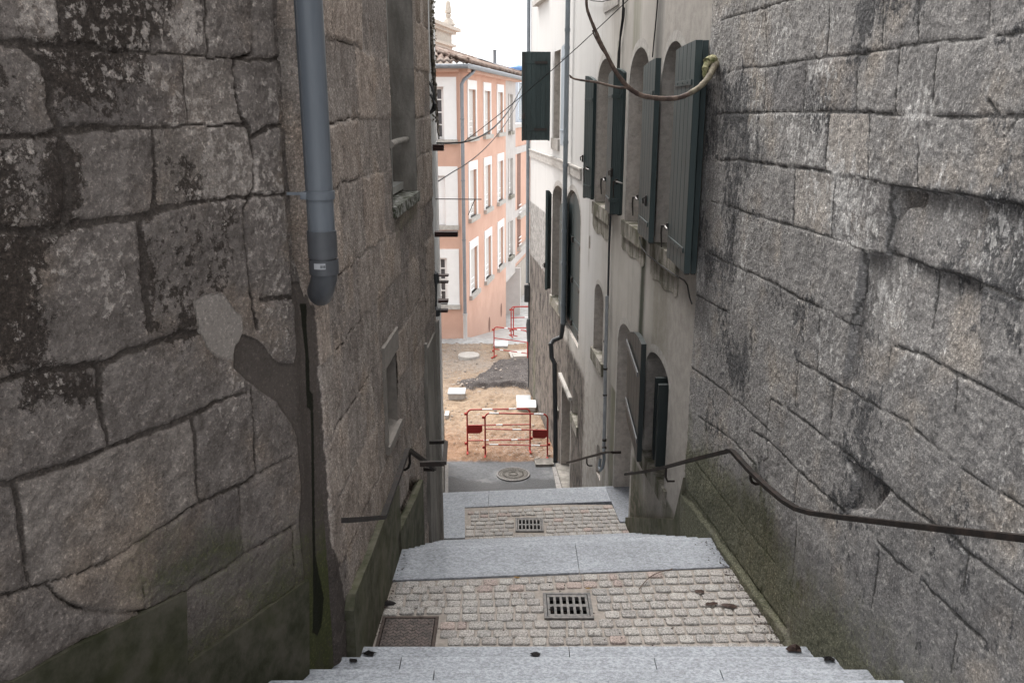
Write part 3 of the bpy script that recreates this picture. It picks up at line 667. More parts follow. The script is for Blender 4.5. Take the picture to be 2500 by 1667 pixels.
# drain grates
M['cast'] = (lambda t: t.done(t.mix(t.rng(t.noise(30, 7, .7), .4, .65), (.085, .083, .082), (.17, .155, .145)), .55, t.bump(t.noise(120, 5, .6), .4, .004), .35, .5))(NT('cast_iron'))
M['pit'] = plain('drain_pit', (.01, .01, .01), .9, bump=0)
def grate(r, z, label):
    cx, cy = (r[0]+r[1])/2, (r[2]+r[3])/2; w, d = r[1]-r[0], r[3]-r[2]
    o = thing('drain_grate', label, 'drain grate', (cx, cy, z))
    f = MB(); b = .022
    for (x, y, sx, sy) in ((cx, r[2]+b/2, w, b), (cx, r[3]-b/2, w, b), (r[0]+b/2, cy, b, d-2*b), (r[1]-b/2, cy, b, d-2*b)): f.box((x, y, z-.016), sx, sy, .04, bev=.002)
    f.build('frame', M['cast'], o)
    g = MB(); iw, idp = w-2*b-.008, d-2*b-.008; n = 6; bw = iw*.42/(n+1); sw = (iw-bw*(n+1))/n
    for i in range(n+1): g.box((cx-iw/2+bw/2+i*(bw+sw), cy, z-.014), bw, idp, .032)
    for yv in (-.5, 0, .5):
        hgt = idp*.10 if yv else idp*.12
        yy = cy+yv*(idp-hgt)
        for i in range(n): g.box((cx-iw/2+bw+sw/2+i*(bw+sw), yy, z-.0145), sw, hgt, .031)
    # rounded slot ends
    g.build('grille', M['cast'], o)
    p = MB(); p.box((cx, cy, z-.30), w, d, .02)
    for (x, y, sx, sy) in ((r[0]+.003, cy, .006, d), (r[1]-.003, cy, .006, d), (cx, r[2]+.003, w-.012, .006), (cx, r[3]-.003, w-.012, .006)): p.box((x, y, z-.165), sx, sy, .25)
    p.build('pit', M['pit'], o); return o
grate(g1, ZL1, 'nearer cast iron drain grate with twelve slots in the wide cobbled landing')
grate(g2, ZL2, 'smaller looking drain grate in the lower cobbled landing beside granite slab')
# square access cover with key pattern
def cover_mat():
    t = NT('patterned_cast_iron'); o = t.obj(); w = t.n('ShaderNodeTexBrick'); 
    vx = t.xyz(t.obj())
    zig = t.mth('MULTIPLY', t.mth('PINGPONG', vx[0], .024), .9)
    f = t.mth('PINGPONG', t.mth('ADD', vx[1], zig), .0165)
    f2 = t.mth('PINGPONG', t.mth('ADD', vx[0], t.mth('MULTIPLY', t.mth('FLOOR', t.mth('DIVIDE', vx[1], .033)), .024)), .024)
    g = t.mth('MAXIMUM', t.rng(f, .0125, .0145), t.mth('MULTIPLY', t.rng(f2, .021, .023), .8))
    col = t.mix(g, t.mix(t.rng(t.noise(14, 7, .7), .35, .7), (.060, .048, .044), (.125, .096, .085)), (.025, .021, .02))
    t.t.nodes.remove(w)
    return t.done(col, .6, t.bump(t.mth('SUBTRACT', 1.0, g), .9, .006), .3, .4)
cv = thing('access_cover', 'square rust-brown patterned access cover in the cobbles beside left wall', 'access cover', ((c1[0]+c1[1])/2, (c1[2]+c1[3])/2, ZL1))
m = MB(); m.box(((c1[0]+c1[1])/2, (c1[2]+c1[3])/2, ZL1-.012), c1[1]-c1[0]-.05, c1[3]-c1[2]-.05, .03, bev=.002); m.build('lid', cover_mat(), cv)
m = MB(); b = .02
for (x, y, sx, sy) in (((c1[0]+c1[1])/2, c1[2]+b/2, c1[1]-c1[0], b), ((c1[0]+c1[1])/2, c1[3]-b/2, c1[1]-c1[0], b), (c1[0]+b/2, (c1[2]+c1[3])/2, b, c1[3]-c1[2]-2*b), (c1[1]-b/2, (c1[2]+c1[3])/2, b, c1[3]-c1[2]-2*b)): m.box((x, y, ZL1-.016), sx, sy, .04)
m.build('frame', plain('rusty_frame', (.070, .053, .046), .8, var=.4, sc=40), cv)

# ---------------- courtyard terrain: one sheet to the horizon
def gz(X, Y):
    z = np.where(Y < 25, ZG, np.where(Y < 32.4, ZG-(Y-25)*.2027, -8.2))
    z = z+.04*sstep(24, 25, Y)*(1-sstep(25, 27, Y))*0
    return np.where(Y < 13.4, -9.0, z)
xs = axis(-3.0, 1.6, .03, before=[-400, -120, -40, -20, -12, -8, -5, -4], after=[2.2, 3, 5, 8, 12, 20, 40, 120, 400])
ys = axis(13.6, 25.6, .035, before=[-300, -60, -10, 5, 10, 13.0, 13.35, 13.5], after=[26, 26.5, 27, 28, 29, 30, 31, 32, 32.5, 33, 34, 36, 40, 50, 80, 200, 600, 2500])
X, Y = np.meshgrid(xs, ys)
mnd = [atz(*qS(x, y), ZG) for x, y in ((300, 605), (390, 540), (450, 490), (560, 440), (640, 395), (800, 388), (1000, 392), (1000, 640), (700, 640), (560, 660), (430, 692), (380, 655))]
mpoly = [(p.x, p.y) for p in mnd]
wx = X+(fbm(X, Y, 1.2, 3, 4)-.5)*.7; wy = Y+(fbm(X, Y, 1.2, 9, 4)-.5)*.9
md = poly_mask(wx, wy, mpoly, .22)
fine = (X > -4.2) & (X < 2.2) & (Y > 15.6) & (Y < 25.4)
asph_edge = 15.72+.10*(fbm(X, Y*0, 2.5, 12, 3)-.5)
dirt = sstep(-.03, .06, Y-asph_edge)
h = gz(X, Y)
h = h+fine*dirt*((fbm(X, Y, 2.5, 21, 5, .6)-.5)*.10+(fbm(X, Y, 11, 22, 3)-.5)*.075+.02)
h = h+.16*sstep(.45, .9, md)*(.6+.5*fbm(X, Y, 2.2, 25, 3))
tr = seg_dist(X, Y, [[(-.75, 21.2), (.0, 21.9), (.7, 22.0)], [(-.7, 20.3), (.1, 20.9), (.7, 20.95)]], cut=.6)
h = h-.05*np.exp(-(tr/.12)**2)*md
P = np.stack([X, Y, h], -1)
conc = sstep(24.3, 24.55, Y+.5*(fbm(X, Y*0, .9, 77, 3)-.5)-np.clip(X+.2, 0, 1)*.2)
att = dict(dark=np.clip(md, 0, 1)*fine, grey=np.clip(fbm(X, Y, .9, 31, 4)*.9+.35*sstep(20.5, 22.5, Y)*sstep(-.2, -1.0, X)-.1, 0, 1), dirt=dirt*(1-conc), conc=conc, red=1-sstep(16.3, 18.8, Y))
def ground_mat():
    t = NT('worksite_earth')
    n1 = t.noise(3.0, 9, .72); n2 = t.noise(22, 8, .72); n3 = t.noise(80, 5, .7); v = t.voro(26); n4 = t.noise(6, 4, .6)
    earth = t.mix(t.rng(n1, .3, .7), (.205, .138, .088), (.335, .248, .172))
    earth = t.mix(t.mth('MULTIPLY', t.attr('red'), .8), earth, t.mix(1.0, earth, (.62, .43, .33), 'MULTIPLY'))
    earth = t.mix(t.rng(t.mth('ADD', n2, t.mth('MULTIPLY', t.attr('grey'), .35)), .62, .80, 0, .9), earth, t.mix(n3, (.12, .10, .088), (.40, .35, .30)))
    earth = t.mix(t.rng(n3, .57, .66, 0, .8), earth, (.50, .44, .37)); earth = t.mix(t.rng(t.noise(38, 6, .75), .44, .34, 0, .75), earth, (.095, .068, .05)); earth = t.mix(t.rng(t.noise(48, 5, .75, t.scale(t.pos, (1.3, 1, 1))), .56, .63, 0, .75), earth, (.42, .36, .30))
    earth = t.mix(t.rng(t.mth('ADD', n2, t.mth('MULTIPLY', n4, .4)), .40, .55, .6, 0), earth, (.085, .06, .045))
    db = t.mth('ADD', t.attr('dark'), t.mth('MULTIPLY', t.mth('SUBTRACT', n2, .5), 1.0))
    dk = t.mix(t.rng(n3, .35, .7), (.050, .044, .042), (.115, .10, .095)); dk = t.mix(t.rng(t.noise(45, 6, .75), .56, .64), dk, (.33, .30, .28)); dk = t.mix(t.rng(n1, .5, .65, 0, .5), dk, (.13, .115, .105))
    earth = t.mix(t.rng(db, .42, .62), earth, dk)
    asph = t.mix(t.rng(n2, .3, .7), (.085, .087, .092), (.14, .143, .15)); asph = t.mix(t.rng(t.noise(1.6, 6, .6), .45, .62, 0, .6), asph, (.21, .21, .212))
    Yc = t.xyz()[1]
    wetm = t.rng(t.mth('ADD', Yc, t.mth('MULTIPLY', t.noise(2.3, 6, .65), 1.1)), 15.36, 15.46, 1, 0)
    asph = t.mix(t.mth('MULTIPLY', wetm, .8), asph, (.035, .037, .04))
    conc = t.mix(t.rng(n1, .3, .7), (.33, .325, .315), (.48, .475, .465))
    ea = t.mix(t.attr('dirt'), asph, earth)
    col = t.mix(t.rng(t.mth('ADD', t.attr('conc'), t.mth('MULTIPLY', t.mth('SUBTRACT', n2, .5), .5)), .45, .55), ea, conc)
    rough = t.mix(wetm, (.9,)*3, (.45,)*3)
    return t.done(col, rough, t.bump(t.mth('ADD', n2, t.mth('MULTIPLY', n3, .5)), .7, .03), spec=.25)
o = grid_mesh('ground', P, att, ground_mat()); o['kind'] = 'structure'
# loose stones: countless rubble
mb = MB(); rs = random.Random(3)
def pebble(c, r):
    bm = bmesh.new(); bmesh.ops.create_icosphere(bm, subdivisions=1, radius=1)
    sx, sy, sz = r*rs.uniform(.7, 1.3), r*rs.uniform(.7, 1.3), r*rs.uniform(.5, .9)
    R = Matrix.Rotation(rs.uniform(0, 6), 3, 'Z')
    for v in bm.verts: v.co = R @ Vector((v.co.x*sx, v.co.y*sy, v.co.z*sz))*rs.uniform(.8, 1.15)
    bm.verts.ensure_lookup_table()
    mb.add([Vector(c)+v.co for v in bm.verts], [tuple(v.index for v in f.verts) for f in bm.faces]); bm.free()
def gnd(x, y):
    i = int(np.clip(np.searchsorted(ys, y), 1, len(ys)-1)); j = int(np.clip(np.searchsorted(xs, x), 1, len(xs)-1)); return float(h[i, j])
for _ in range(1500):
    y = rs.uniform(15.8, 24.4); 
    x = rs.uniform(-2.4, 1.1) if rs.random() < .6 else (rs.gauss(.55, .3) if y < 18 else rs.gauss(-1.5, .5))
    if x > 1.9-.07*y+.9 or x < -3: continue
    pebble((x, y, gnd(x, y)), rs.uniform(.006, .022) if rs.random() < .93 else rs.uniform(.025, .05))
o = mb.build('rubble', plain('rubble_stone', (.34, .29, .25), .9, var=.45, sc=1.4, bump=.3)); tag(o, 'loose pebbles and broken stone over the bare earth', 'rubble', kind='stuff')
# ------------------------------------------------------------------ house on the right
def facade_mat():
    t = NT('lime_render'); x, y, z = t.xyz()
    n1 = t.noise(1.3, 7, .6); n2 = t.noise(8, 8, .7); st = t.noise(3.2, 8, .7, t.scale(t.pos, (1, 1.6, .16))); n4 = t.noise(60, 5, .65); n5 = t.noise(24, 8, .7, t.scale(t.pos, (1, 1, .35)))
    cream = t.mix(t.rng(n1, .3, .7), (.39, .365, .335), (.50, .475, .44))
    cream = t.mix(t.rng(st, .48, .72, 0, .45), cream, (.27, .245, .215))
    # darker render next to the camera, lighter render far away and higher up
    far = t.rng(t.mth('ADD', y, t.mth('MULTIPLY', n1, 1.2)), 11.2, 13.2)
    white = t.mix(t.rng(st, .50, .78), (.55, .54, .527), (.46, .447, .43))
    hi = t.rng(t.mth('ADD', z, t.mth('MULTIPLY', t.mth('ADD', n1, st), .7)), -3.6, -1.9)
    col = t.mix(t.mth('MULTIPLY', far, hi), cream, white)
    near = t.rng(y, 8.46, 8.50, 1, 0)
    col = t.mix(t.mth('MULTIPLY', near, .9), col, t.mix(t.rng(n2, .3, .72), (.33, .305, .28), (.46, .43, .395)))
    # bare dirty stone at the foot of the far part
    lowb = t.rng(t.mth('ADD', z, t.mth('MULTIPLY', n2, .12)), -2.03, -1.99, 1, 0)
    isfar = t.rng(t.mth('ADD', y, t.mth('MULTIPLY', n2, .1)), 15.75, 15.85)
    band = t.mix(t.rng(n5, .38, .62), (.15, .145, .14), (.42, .405, .385))
    col = t.mix(t.mth('MULTIPLY', lowb, isfar), col, band)
    l2 = t.rng(t.mth('ADD', z, t.mth('MULTIPLY', n2, .2)), -3.22, -3.18, 1, 0)
    far2 = t.rng(t.mth('ADD', y, t.mth('MULTIPLY', n2, .5)), 12.9, 13.1)
    s6 = t.noise(5.5, 8, .72, t.scale(t.pos, (1, 1, .5))); bare = t.mix(t.rng(t.mth('ADD', t.mth('MULTIPLY', s6, .75), t.mth('MULTIPLY', n5, .25)), .38, .62), (.040, .037, .036), (.20, .178, .16)); bare = t.mix(t.rng(n5, .62, .74, 0, .8), bare, (.38, .36, .34))
    l3 = t.mth('MULTIPLY', t.rng(t.mth('ADD', z, t.mth('MULTIPLY', n2, .3)), -3.95, -3.8, 1, 0), far2)
    col = t.mix(t.mth('MAXIMUM', t.mth('MULTIPLY', l2, isfar), l3), col, bare)
    # run-off streaks: dark green under sills and gutters, each with its own place on the wall
    yj = t.mth('ADD', y, t.mth('MULTIPLY', t.mth('SUBTRACT', n5, .5), .12))
    def streak(y0, w, ztop, zbot, k, c):
        a = t.mth('DIVIDE', t.mth('ABSOLUTE', t.mth('SUBTRACT', yj, y0)), w)
        f = t.mth('MULTIPLY', t.rng(a, .2, 1.0, 1, 0), t.rng(z, zbot, zbot+.25)); f = t.mth('MULTIPLY', f, t.rng(z, ztop-.05, ztop, 1, 0))
        f = t.mth('MULTIPLY', f, t.rng(st, .25, .6, .55, 1)); return t.mth('MULTIPLY', f, k), c
    for a in ((8.98, .20, -1.2, -3.0, .85, (.052, .058, .040)), (9.0, .10, -1.0, -4.2, .6, (.03, .04, .026)), (9.75, .30, 3, .4, .5, (.13, .135, .075)), (8.72, .26, 3, -.2, .75, (.06, .062, .06)),
              (10.35, .18, 3, .75, .35, (.12, .12, .10)), (10.75, .10, .8, .3, .6, (.10, .11, .08)), (10.35, .34, -3.4, -6, .75, (.10, .105, .055)), (10.9, .14, -2.4, -6, .5, (.10, .10, .065)),
              (8.2, .5, -1.35, -3.0, .32, (.17, .165, .10)), (7.5, .3, -3.6, -6, .75, (.075, .08, .045)), (8.9, .4, -3.8, -6, .7, (.08, .085, .045)), (12.6, .12, -1.1, -2.4, .4, (.2, .17, .14)), (19.3, .3, -5.2, -7.5, .5, (.10, .12, .06))):
        f, c = streak(*a); col = t.mix(f, col, c)
    mo = t.mth('MULTIPLY', t.rng(t.mth('ADD', z, t.mth('MULTIPLY', n1, .9)), -3.9, -3.1, 1, 0), t.rng(y, 9.6, 9.7, 1, 0))
    col = t.mix(t.mth('MULTIPLY', mo, .75), col, t.mix(t.rng(n2, .35, .65), (.040, .045, .024), (.12, .115, .08)))
    pl = t.rng(t.mth('ADD', n2, t.mth('MULTIPLY', t.rng(z, -4.6, -3.4, 1, 0), .12)), .60, .66)
    pl = t.mth('MULTIPLY', pl, t.rng(z, -3.6, -3.2, 1, 0))
    col = t.mix(t.mth('MULTIPLY', pl, .4), col, (.24, .21, .18))
    hh = t.mth('ADD', t.mth('MULTIPLY', n4, .5), t.mth('MULTIPLY', n2, t.rng(z, -4.2, -3.4, 2.0, .5)))
    return t.done(col, .92, t.bump(hh, .45, .012), spec=.15)
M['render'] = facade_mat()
def ashlar_trim(name, lo, hi):
    t = NT(name); n = t.noise(14, 9, .72); g = t.noise(120, 4, .7)
    col = t.mix(t.rng(n, .3, .7), lo, hi); col = t.mix(t.rng(g, .55, .72, 0, .6), col, tuple(x*.45 for x in lo)); col = t.mix(t.rng(g, .2, .42, .5, 0), col, tuple(min(1, x*1.3) for x in hi))
    col = t.mix(t.rng(t.noise(4, 7, .7), .56, .75, 0, .6), col, (.16, .145, .125))
    return t.done(col, .9, t.bump(g, .6, .008), spec=.2)
M['trim'] = ashlar_trim('dressed_stone', (.33, .31, .285), (.50, .475, .45))
M['reveal'] = ashlar_trim('reveal_stone', (.40, .36, .325), (.58, .535, .49))
M['sillstone'] = (lambda t: t.done(t.mix(t.rng(t.noise(5, 8, .7, t.scale(t.pos, (1, 1, .4))), .38, .62), t.mix(t.noise(60, 5, .7), (.055, .058, .035), (.16, .15, .11)), (.36, .335, .30)), .92, t.bump(t.noise(45, 8, .7), .9, .02)))(NT('stained_sill'))
def arch_pts(s0, s1, z0, zs, za, n=14):
    if za-zs < .01: return [(s0, z0), (s1, z0), (s1, zs), (s0, zs)]
    c = (s0+s1)/2; a = (s1-s0)/2
    pts = [(s0, z0), (s1, z0)]
    for i in range(n+1):
        th = math.pi*i/n; pts.append((c+a*math.cos(th), zs+(za-zs)*math.sin(th)))
    return pts
RH = thing('rendered_house', 'cream rendered house with arched windows and dark green shutters along the alley', 'house', RC.pt(3, -6.7))
OPEN = []   # wall, pts, depth, kind, params
def opening(w, s0, s1, z0, zs, za, depth=.26, kind='window', trim=.14, sill=True):
    OPEN.append((w, min(s0, s1), max(s0, s1), z0, zs, za, depth, kind, trim, sill)); return OPEN[-1]
def sY(w, u, v, off=0): return w.hit(u, v, off)[0]
# upper row of arched windows
z_sill = -1.03
W2 = opening(RC, sY(RC, 1484, 300, .05), sY(RC, 1457.5, 300), RC.hit(*qH(110, 1145))[1], .33, .62)
W3 = opening(RC, sY(RC, 1571, 279, .05), sY(RC, 1535, 279), RC.hit(*qH(340, 1290))[1], .30, .62)
W4 = opening(RC, sY(RC, 1652, 165, .08), sY(RC, 1618.5, 160), RC.hit(*qf(1045, 590))[1], .26, .58)
# square window with the big swung-out shutter, far upper storey
a0, a1 = RF.hit(*qE(325, 390)), RF.hit(*qE(373, 365)); zb = RF.hit(*qE(320, 1060))[1]
W1 = opening(RF, a1[0], a0[0], zb, a0[1]-.02, a0[1]-.02, trim=.0, sill=False)
# middle storey, far: tall arched pair
b0, b1 = RF.hit(*qf(277, 600)), RF.hit(*qf(372, 600))
W5 = opening(RF, b1[0], b0[0], RF.hit(*qf(282, 1020))[1], RF.hit(*qf(277, 262))[1], RF.hit(*qf(277, 262))[1]+.30)
d0, d1 = RC.hit(*qf(376, 700)), RC.hit(*qf(490, 700))
W6 = opening(RC, d1[0], d0[0], RC.hit(*qf(420, 1290))[1]-.05, RC.hit(*qf(480, 440))[1], RC.hit(*qf(480, 440))[1]+.42, depth=.10, sill=False)
# slit window, lower door, lower window
e0, e1 = RC.hit(*qf(598, 1200)), RC.hit(*qf(668, 1200))
W7 = opening(RC, e1[0], e0[0], RC.hit(*qf(600, 1425))[1], RC.hit(*qf(606, 960))[1]-.05, RC.hit(*qf(620, 915))[1]+.02, depth=.3, trim=.09)
k0, k1 = RC.hit(*qI(240, 1250)), RC.hit(*qI(392, 1400))
W8 = opening(RC, k1[0], k0[0], ZL2-.12, RC.hit(*qI(262, 70))[1]-.22, RC.hit(*qI(262, 40))[1]+.02, depth=.32, kind='door', trim=.12, sill=False)
m0, m1 = RC.hit(*qI(530, 900)), RC.hit(*qI(752, 900))
W9 = opening(RC, m1[0], m0[0], RC.hit(*qI(520, 1345))[1], RC.hit(*qI(548, 430))[1]-.06, RC.hit(*qI(552, 395))[1]+.10, depth=.34, trim=.13)
# ground floor far: door with lintel, window slit, window
f0, f1 = RC.hit(*qG(322, 700)), RC.hit(*qG(386, 700))
W10 = opening(RC, f1[0], min(f0[0], RC.L-.05), -6.62, RC.hit(*qG(330, 455))[1], RC.hit(*qG(330, 455))[1], depth=.35, kind='door', trim=.1, sill=False)
h0, h1 = RC.hit(*qG(401, 560)), RC.hit(*qG(438, 560))
W11 = opening(RC, h1[0], h0[0], RC.hit(*qG(402, 672))[1], RC.hit(*qG(401, 455))[1], RC.hit(*qG(401, 455))[1], depth=.3, trim=.0)
i0, i1 = RF.hit(*qG(286, 500)), RF.hit(*qG(318, 500))
W12 = opening(RF, max(.12, i1[0]), i0[0], RF.hit(*qG(292, 625))[1], RF.hit(*qG(286, 300))[1], RF.hit(*qG(286, 300))[1], depth=.25, trim=.0)
j0, j1 = RC.hit(*qG(570, 960)), RC.hit(*qG(600, 960))
W13 = opening(RC, j1[0], j0[0], ZL2-.35, RC.hit(*qG(571, 905))[1], RC.hit(*qG(571, 860))[1], depth=.2, trim=.0, sill=False)
vh = RC.hit(*qf(565, 605)); W14 = opening(RC, vh[0]-.05, vh[0]+.06, vh[1]-.09, vh[1]+.05, vh[1]+.11, depth=.15, kind='vent', trim=0, sill=False)

# facade sheet: regular grid cut by the openings is triangulated per wall
def facade(w, s0, s1, z0, z1, name='wall'):
    holes = [o for o in OPEN if o[0] is w]
    outer = [(s0, z0), (s1, z0), (s1, z1), (s0, z1)]
    loops = [outer]+[list(reversed(arch_pts(*o[1:6]))) for o in holes]
    P3 = [[Vector((a, b, 0)) for a, b in l] for l in loops]
    tr = tessellate_polygon(P3); flat = [p for l in loops for p in l]
    mb = MB(); mb.add([w.pt(a, b) for a, b in flat], [tuple(t) for t in tr])
    for o in holes:
        l = arch_pts(*o[1:6]); n = len(l)
        mb.add([w.pt(a, b) for a, b in l]+[w.pt(a, b, -o[6]) for a, b in l], [(i, (i+1) % n, n+(i+1) % n, n+i) for i in range(n)])
    # body behind
    D = 1.2
    q = [w.pt(*p) for p in outer]; nv = Vector((w.N.x, w.N.y, 0))
    mb.add(q+[p-nv*D for p in q], [(0, 1, 5, 4), (1, 2, 6, 5), (2, 3, 7, 6), (3, 0, 4, 7), (4, 5, 6, 7)])
    ob = mb.build(name, M['render'], RH, recalc=False)
    me = ob.data; me.materials.append(M['reveal'])
    nt = len(tr); nr = sum(len(arch_pts(*o[1:6])) for o in holes)
    for i in range(nt, nt+nr): me.polygons[i].material_index = 1
    return ob
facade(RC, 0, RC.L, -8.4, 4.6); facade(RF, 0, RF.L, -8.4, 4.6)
M['old_wood'] = plain('brown_door_wood', (.060, .045, .035), .75, var=.3, sc=8)
M['stone_bed'] = M['reveal']
for (w, s0, s1, z0, zs, za, dep, kind, trim, sill) in OPEN:
    nv = Vector((w.N.x, w.N.y, 0)); l = arch_pts(s0, s1, z0, zs, za)
    if kind == 'vent':
        mb = MB(); mb.add([w.pt(a, b, -dep) for a, b in l], [tuple(range(len(l)))]); mb.build('vent', M['pit'], RH); continue
    # joinery
    mb = MB(); fr = .055
    ins = arch_pts(s0+fr, s1-fr, z0+(fr if kind == 'window' else 0), zs-.0, max(zs, za-fr) if za > zs+.01 else zs-fr) if za > zs+.01 else arch_pts(s0+fr, s1-fr, z0+fr, zs-fr, zs-fr)
    n = len(l); ob_ = -dep+.045; ib = -dep-.0
    if len(ins) == n:
        vs = [w.pt(a, b, ob_) for a, b in l]+[w.pt(a, b, ob_) for a, b in ins]+[w.pt(a, b, ib) for a, b in ins]
        mb.add(vs, [(i, (i+1) % n, n+(i+1) % n, n+i) for i in range(n)]+[(n+i, n+(i+1) % n, 2*n+(i+1) % n, 2*n+i) for i in range(n)])
    if kind == 'window':
        c = (s0+s1)/2
        if s1-s0 > .5: box_between(mb, w, c-.03, c+.03, z0+fr, zs, ib, ob_-.004)
        for q in (1, 2): box_between(mb, w, s0+fr, s1-fr, z0+(zs-z0)*q/3-.012, z0+(zs-z0)*q/3+.012, ib, ob_-.012)
        fo = mb.build('window', M['old_wood'], RH)
        p = MB(); p.add([w.pt(a, b, -dep+.006) for a, b in ins], [tuple(range(n))]); p.build('pane', M['dark_glass'], fo)
    else:
        for q in range(5):
            a = s0+(s1-s0)*q/5; box_between(mb, w, a+.004, a+(s1-s0)/5-.004, z0+.02, zs-.03, ib, ob_-.01)
        fo = mb.build('door', M['old_wood'], RH)
        p = MB(); p.add([w.pt(a, b, -dep+.002) for a, b in l], [tuple(range(n))]); p.build('backing', M['old_wood'], fo)
        k = MB(); k.tube([w.pt(s0+.1, z0+1.0, -dep+.04), w.pt(s0+.1, z0+1.0, -dep+.1), w.pt(s0+.2, z0+1.0, -dep+.1)], .01, 8); k.build('handle', M['iron'], fo)
    # dressed stone surround
    if trim:
        o2 = arch_pts(s0-trim*.8, s1+trim*.8, z0, zs, za+trim) if za > zs+.01 else arch_pts(s0-trim, s1+trim, z0, zs+trim, zs+trim)
        mb = MB(); n = len(l); e = .003
        vs = [w.pt(a, b, e) for a, b in l]+[w.pt(a, b, -.0015) for a, b in o2]+[w.pt(a, b, -.01) for a, b in o2]+[w.pt(a, b, -.01) for a, b in l]
        idx = range(1, n-1) if za > zs+.01 else range(1, n-1)
        fs = []
        for i in list(range(1, n-1))+[n-1]:
            j = (i+1) % n
            fs += [(i, j, n+j, n+i), (n+i, n+j, 2*n+j, 2*n+i), (i, j, 3*n+j, 3*n+i)]
        mb.add(vs, fs); mb.build('window_surround', M['trim'], RH)
    if sill and kind == 'window':
        mb = MB(); box_between(mb, w, s0-.10, s1+.10, z0-.17, z0+.004, -.20, .030)
        mb.build('sill', M['sillstone'], RH)
# worn relieving stones under the two nearest upper sills
for wd, dz in ((W2, .30), (W3, .24), (W4, .26)):
    mb = MB(); z = wd[3]; a_, b_ = wd[1]-.12, wd[2]+.14; bot = [RC.pt(b_+(a_-b_)*i/12, z-.17-dz*(.70+.07*math.sin(i*1.1+wd[1])+.05*random.random())*(1 if 0 < i < 12 else .8), -.01) for i in range(13)]; mb.prism([RC.pt(a_, z-.168, -.01), RC.pt(b_, z-.168, -.01)]+bot, Vector((RC.N.x, RC.N.y, 0))*.016)
    mb.build('sill_block', M['sillstone'], RH)
# lintel hood of the far door, rubble sill below slit, string course, upper ledge
mb = MB(); box_between(mb, RC, W10[1]-.14, min(W10[2]+.12, RC.L), W10[4]+.10, W10[4]+.16, -.01, .06); mb.build('hood', M['trim'], RH)
mb = MB(); box_between(mb, RC, RC.hit(*qE(537, 1300))[0], RC.L, -1.06, -.91, -.01, .030); box_between(mb, RC, RC.hit(*qE(537, 1300))[0], RC.L, -.91, -.885, -.01, .045); mb.build('string_course', M['trim'], RH)
mb = MB(); box_between(mb, RF, 0, RF.L, -1.06, -.91, -.01, .030); box_between(mb, RF, 0, RF.L, -.91, -.885, -.01, .045); mb.build('string_course', M['trim'], RH)
mb = MB(); a, z = RF.hit(*qE(200, 55)); b, _ = RF.hit(*qE(262, 0)); box_between(mb, RF, b-.3, a, z, z+.10, -.05, .12); mb.build('sill', M['trim'], RH)
mb = MB(); box_between(mb, RF, W1[1]-.02, W1[2]+.06, W1[3]-.20, W1[3]+.004, -.2, .04); mb.build('sill', M['trim'], RH)
mb = MB(); a, z = RC.hit(*qE(710, 105)); b, z2 = RC.hit(*qE(820, 55)); box_between(mb, RC, b, a, z-.0, z+.12, -.02, .018); mb.build('patch', M['trim'], RH)
mb = MB(); box_between(mb, RC, W8[1], W8[2], ZL2-.2, ZL2+.01, -.32, .10); mb.build('door_step', M['granite'], RH)
mb = MB(); box_between(mb, RC, W10[1]-.05, min(RC.L, W10[2]+.05), ZG-.1, ZG+.09, -.35, .10); mb.build('door_step', M['jamb'], RH)
mb = MB(); box_between(mb, RC, 1.6, RC.hit(*qG(470, 400))[0]-0, -9, -9.1, 0, .01)
# projecting plinth at the corner by the stairs
mb = MB(); pl = [(RC.hit(1535, 1262)[0], -6), (RC.hit(1535, 1262)[0], RC.hit(1535, 1262)[1]), (RC.hit(1655, 1275)[0], RC.hit(1655, 1265)[1]), (-.02, -3.1), (-.02, -6)]
mb.prism([RC.pt(a, b, -.02) for a, b in pl], Vector((RC.N.x, RC.N.y, 0))*.06); mb.build('plinth', M['green_light'], RH)

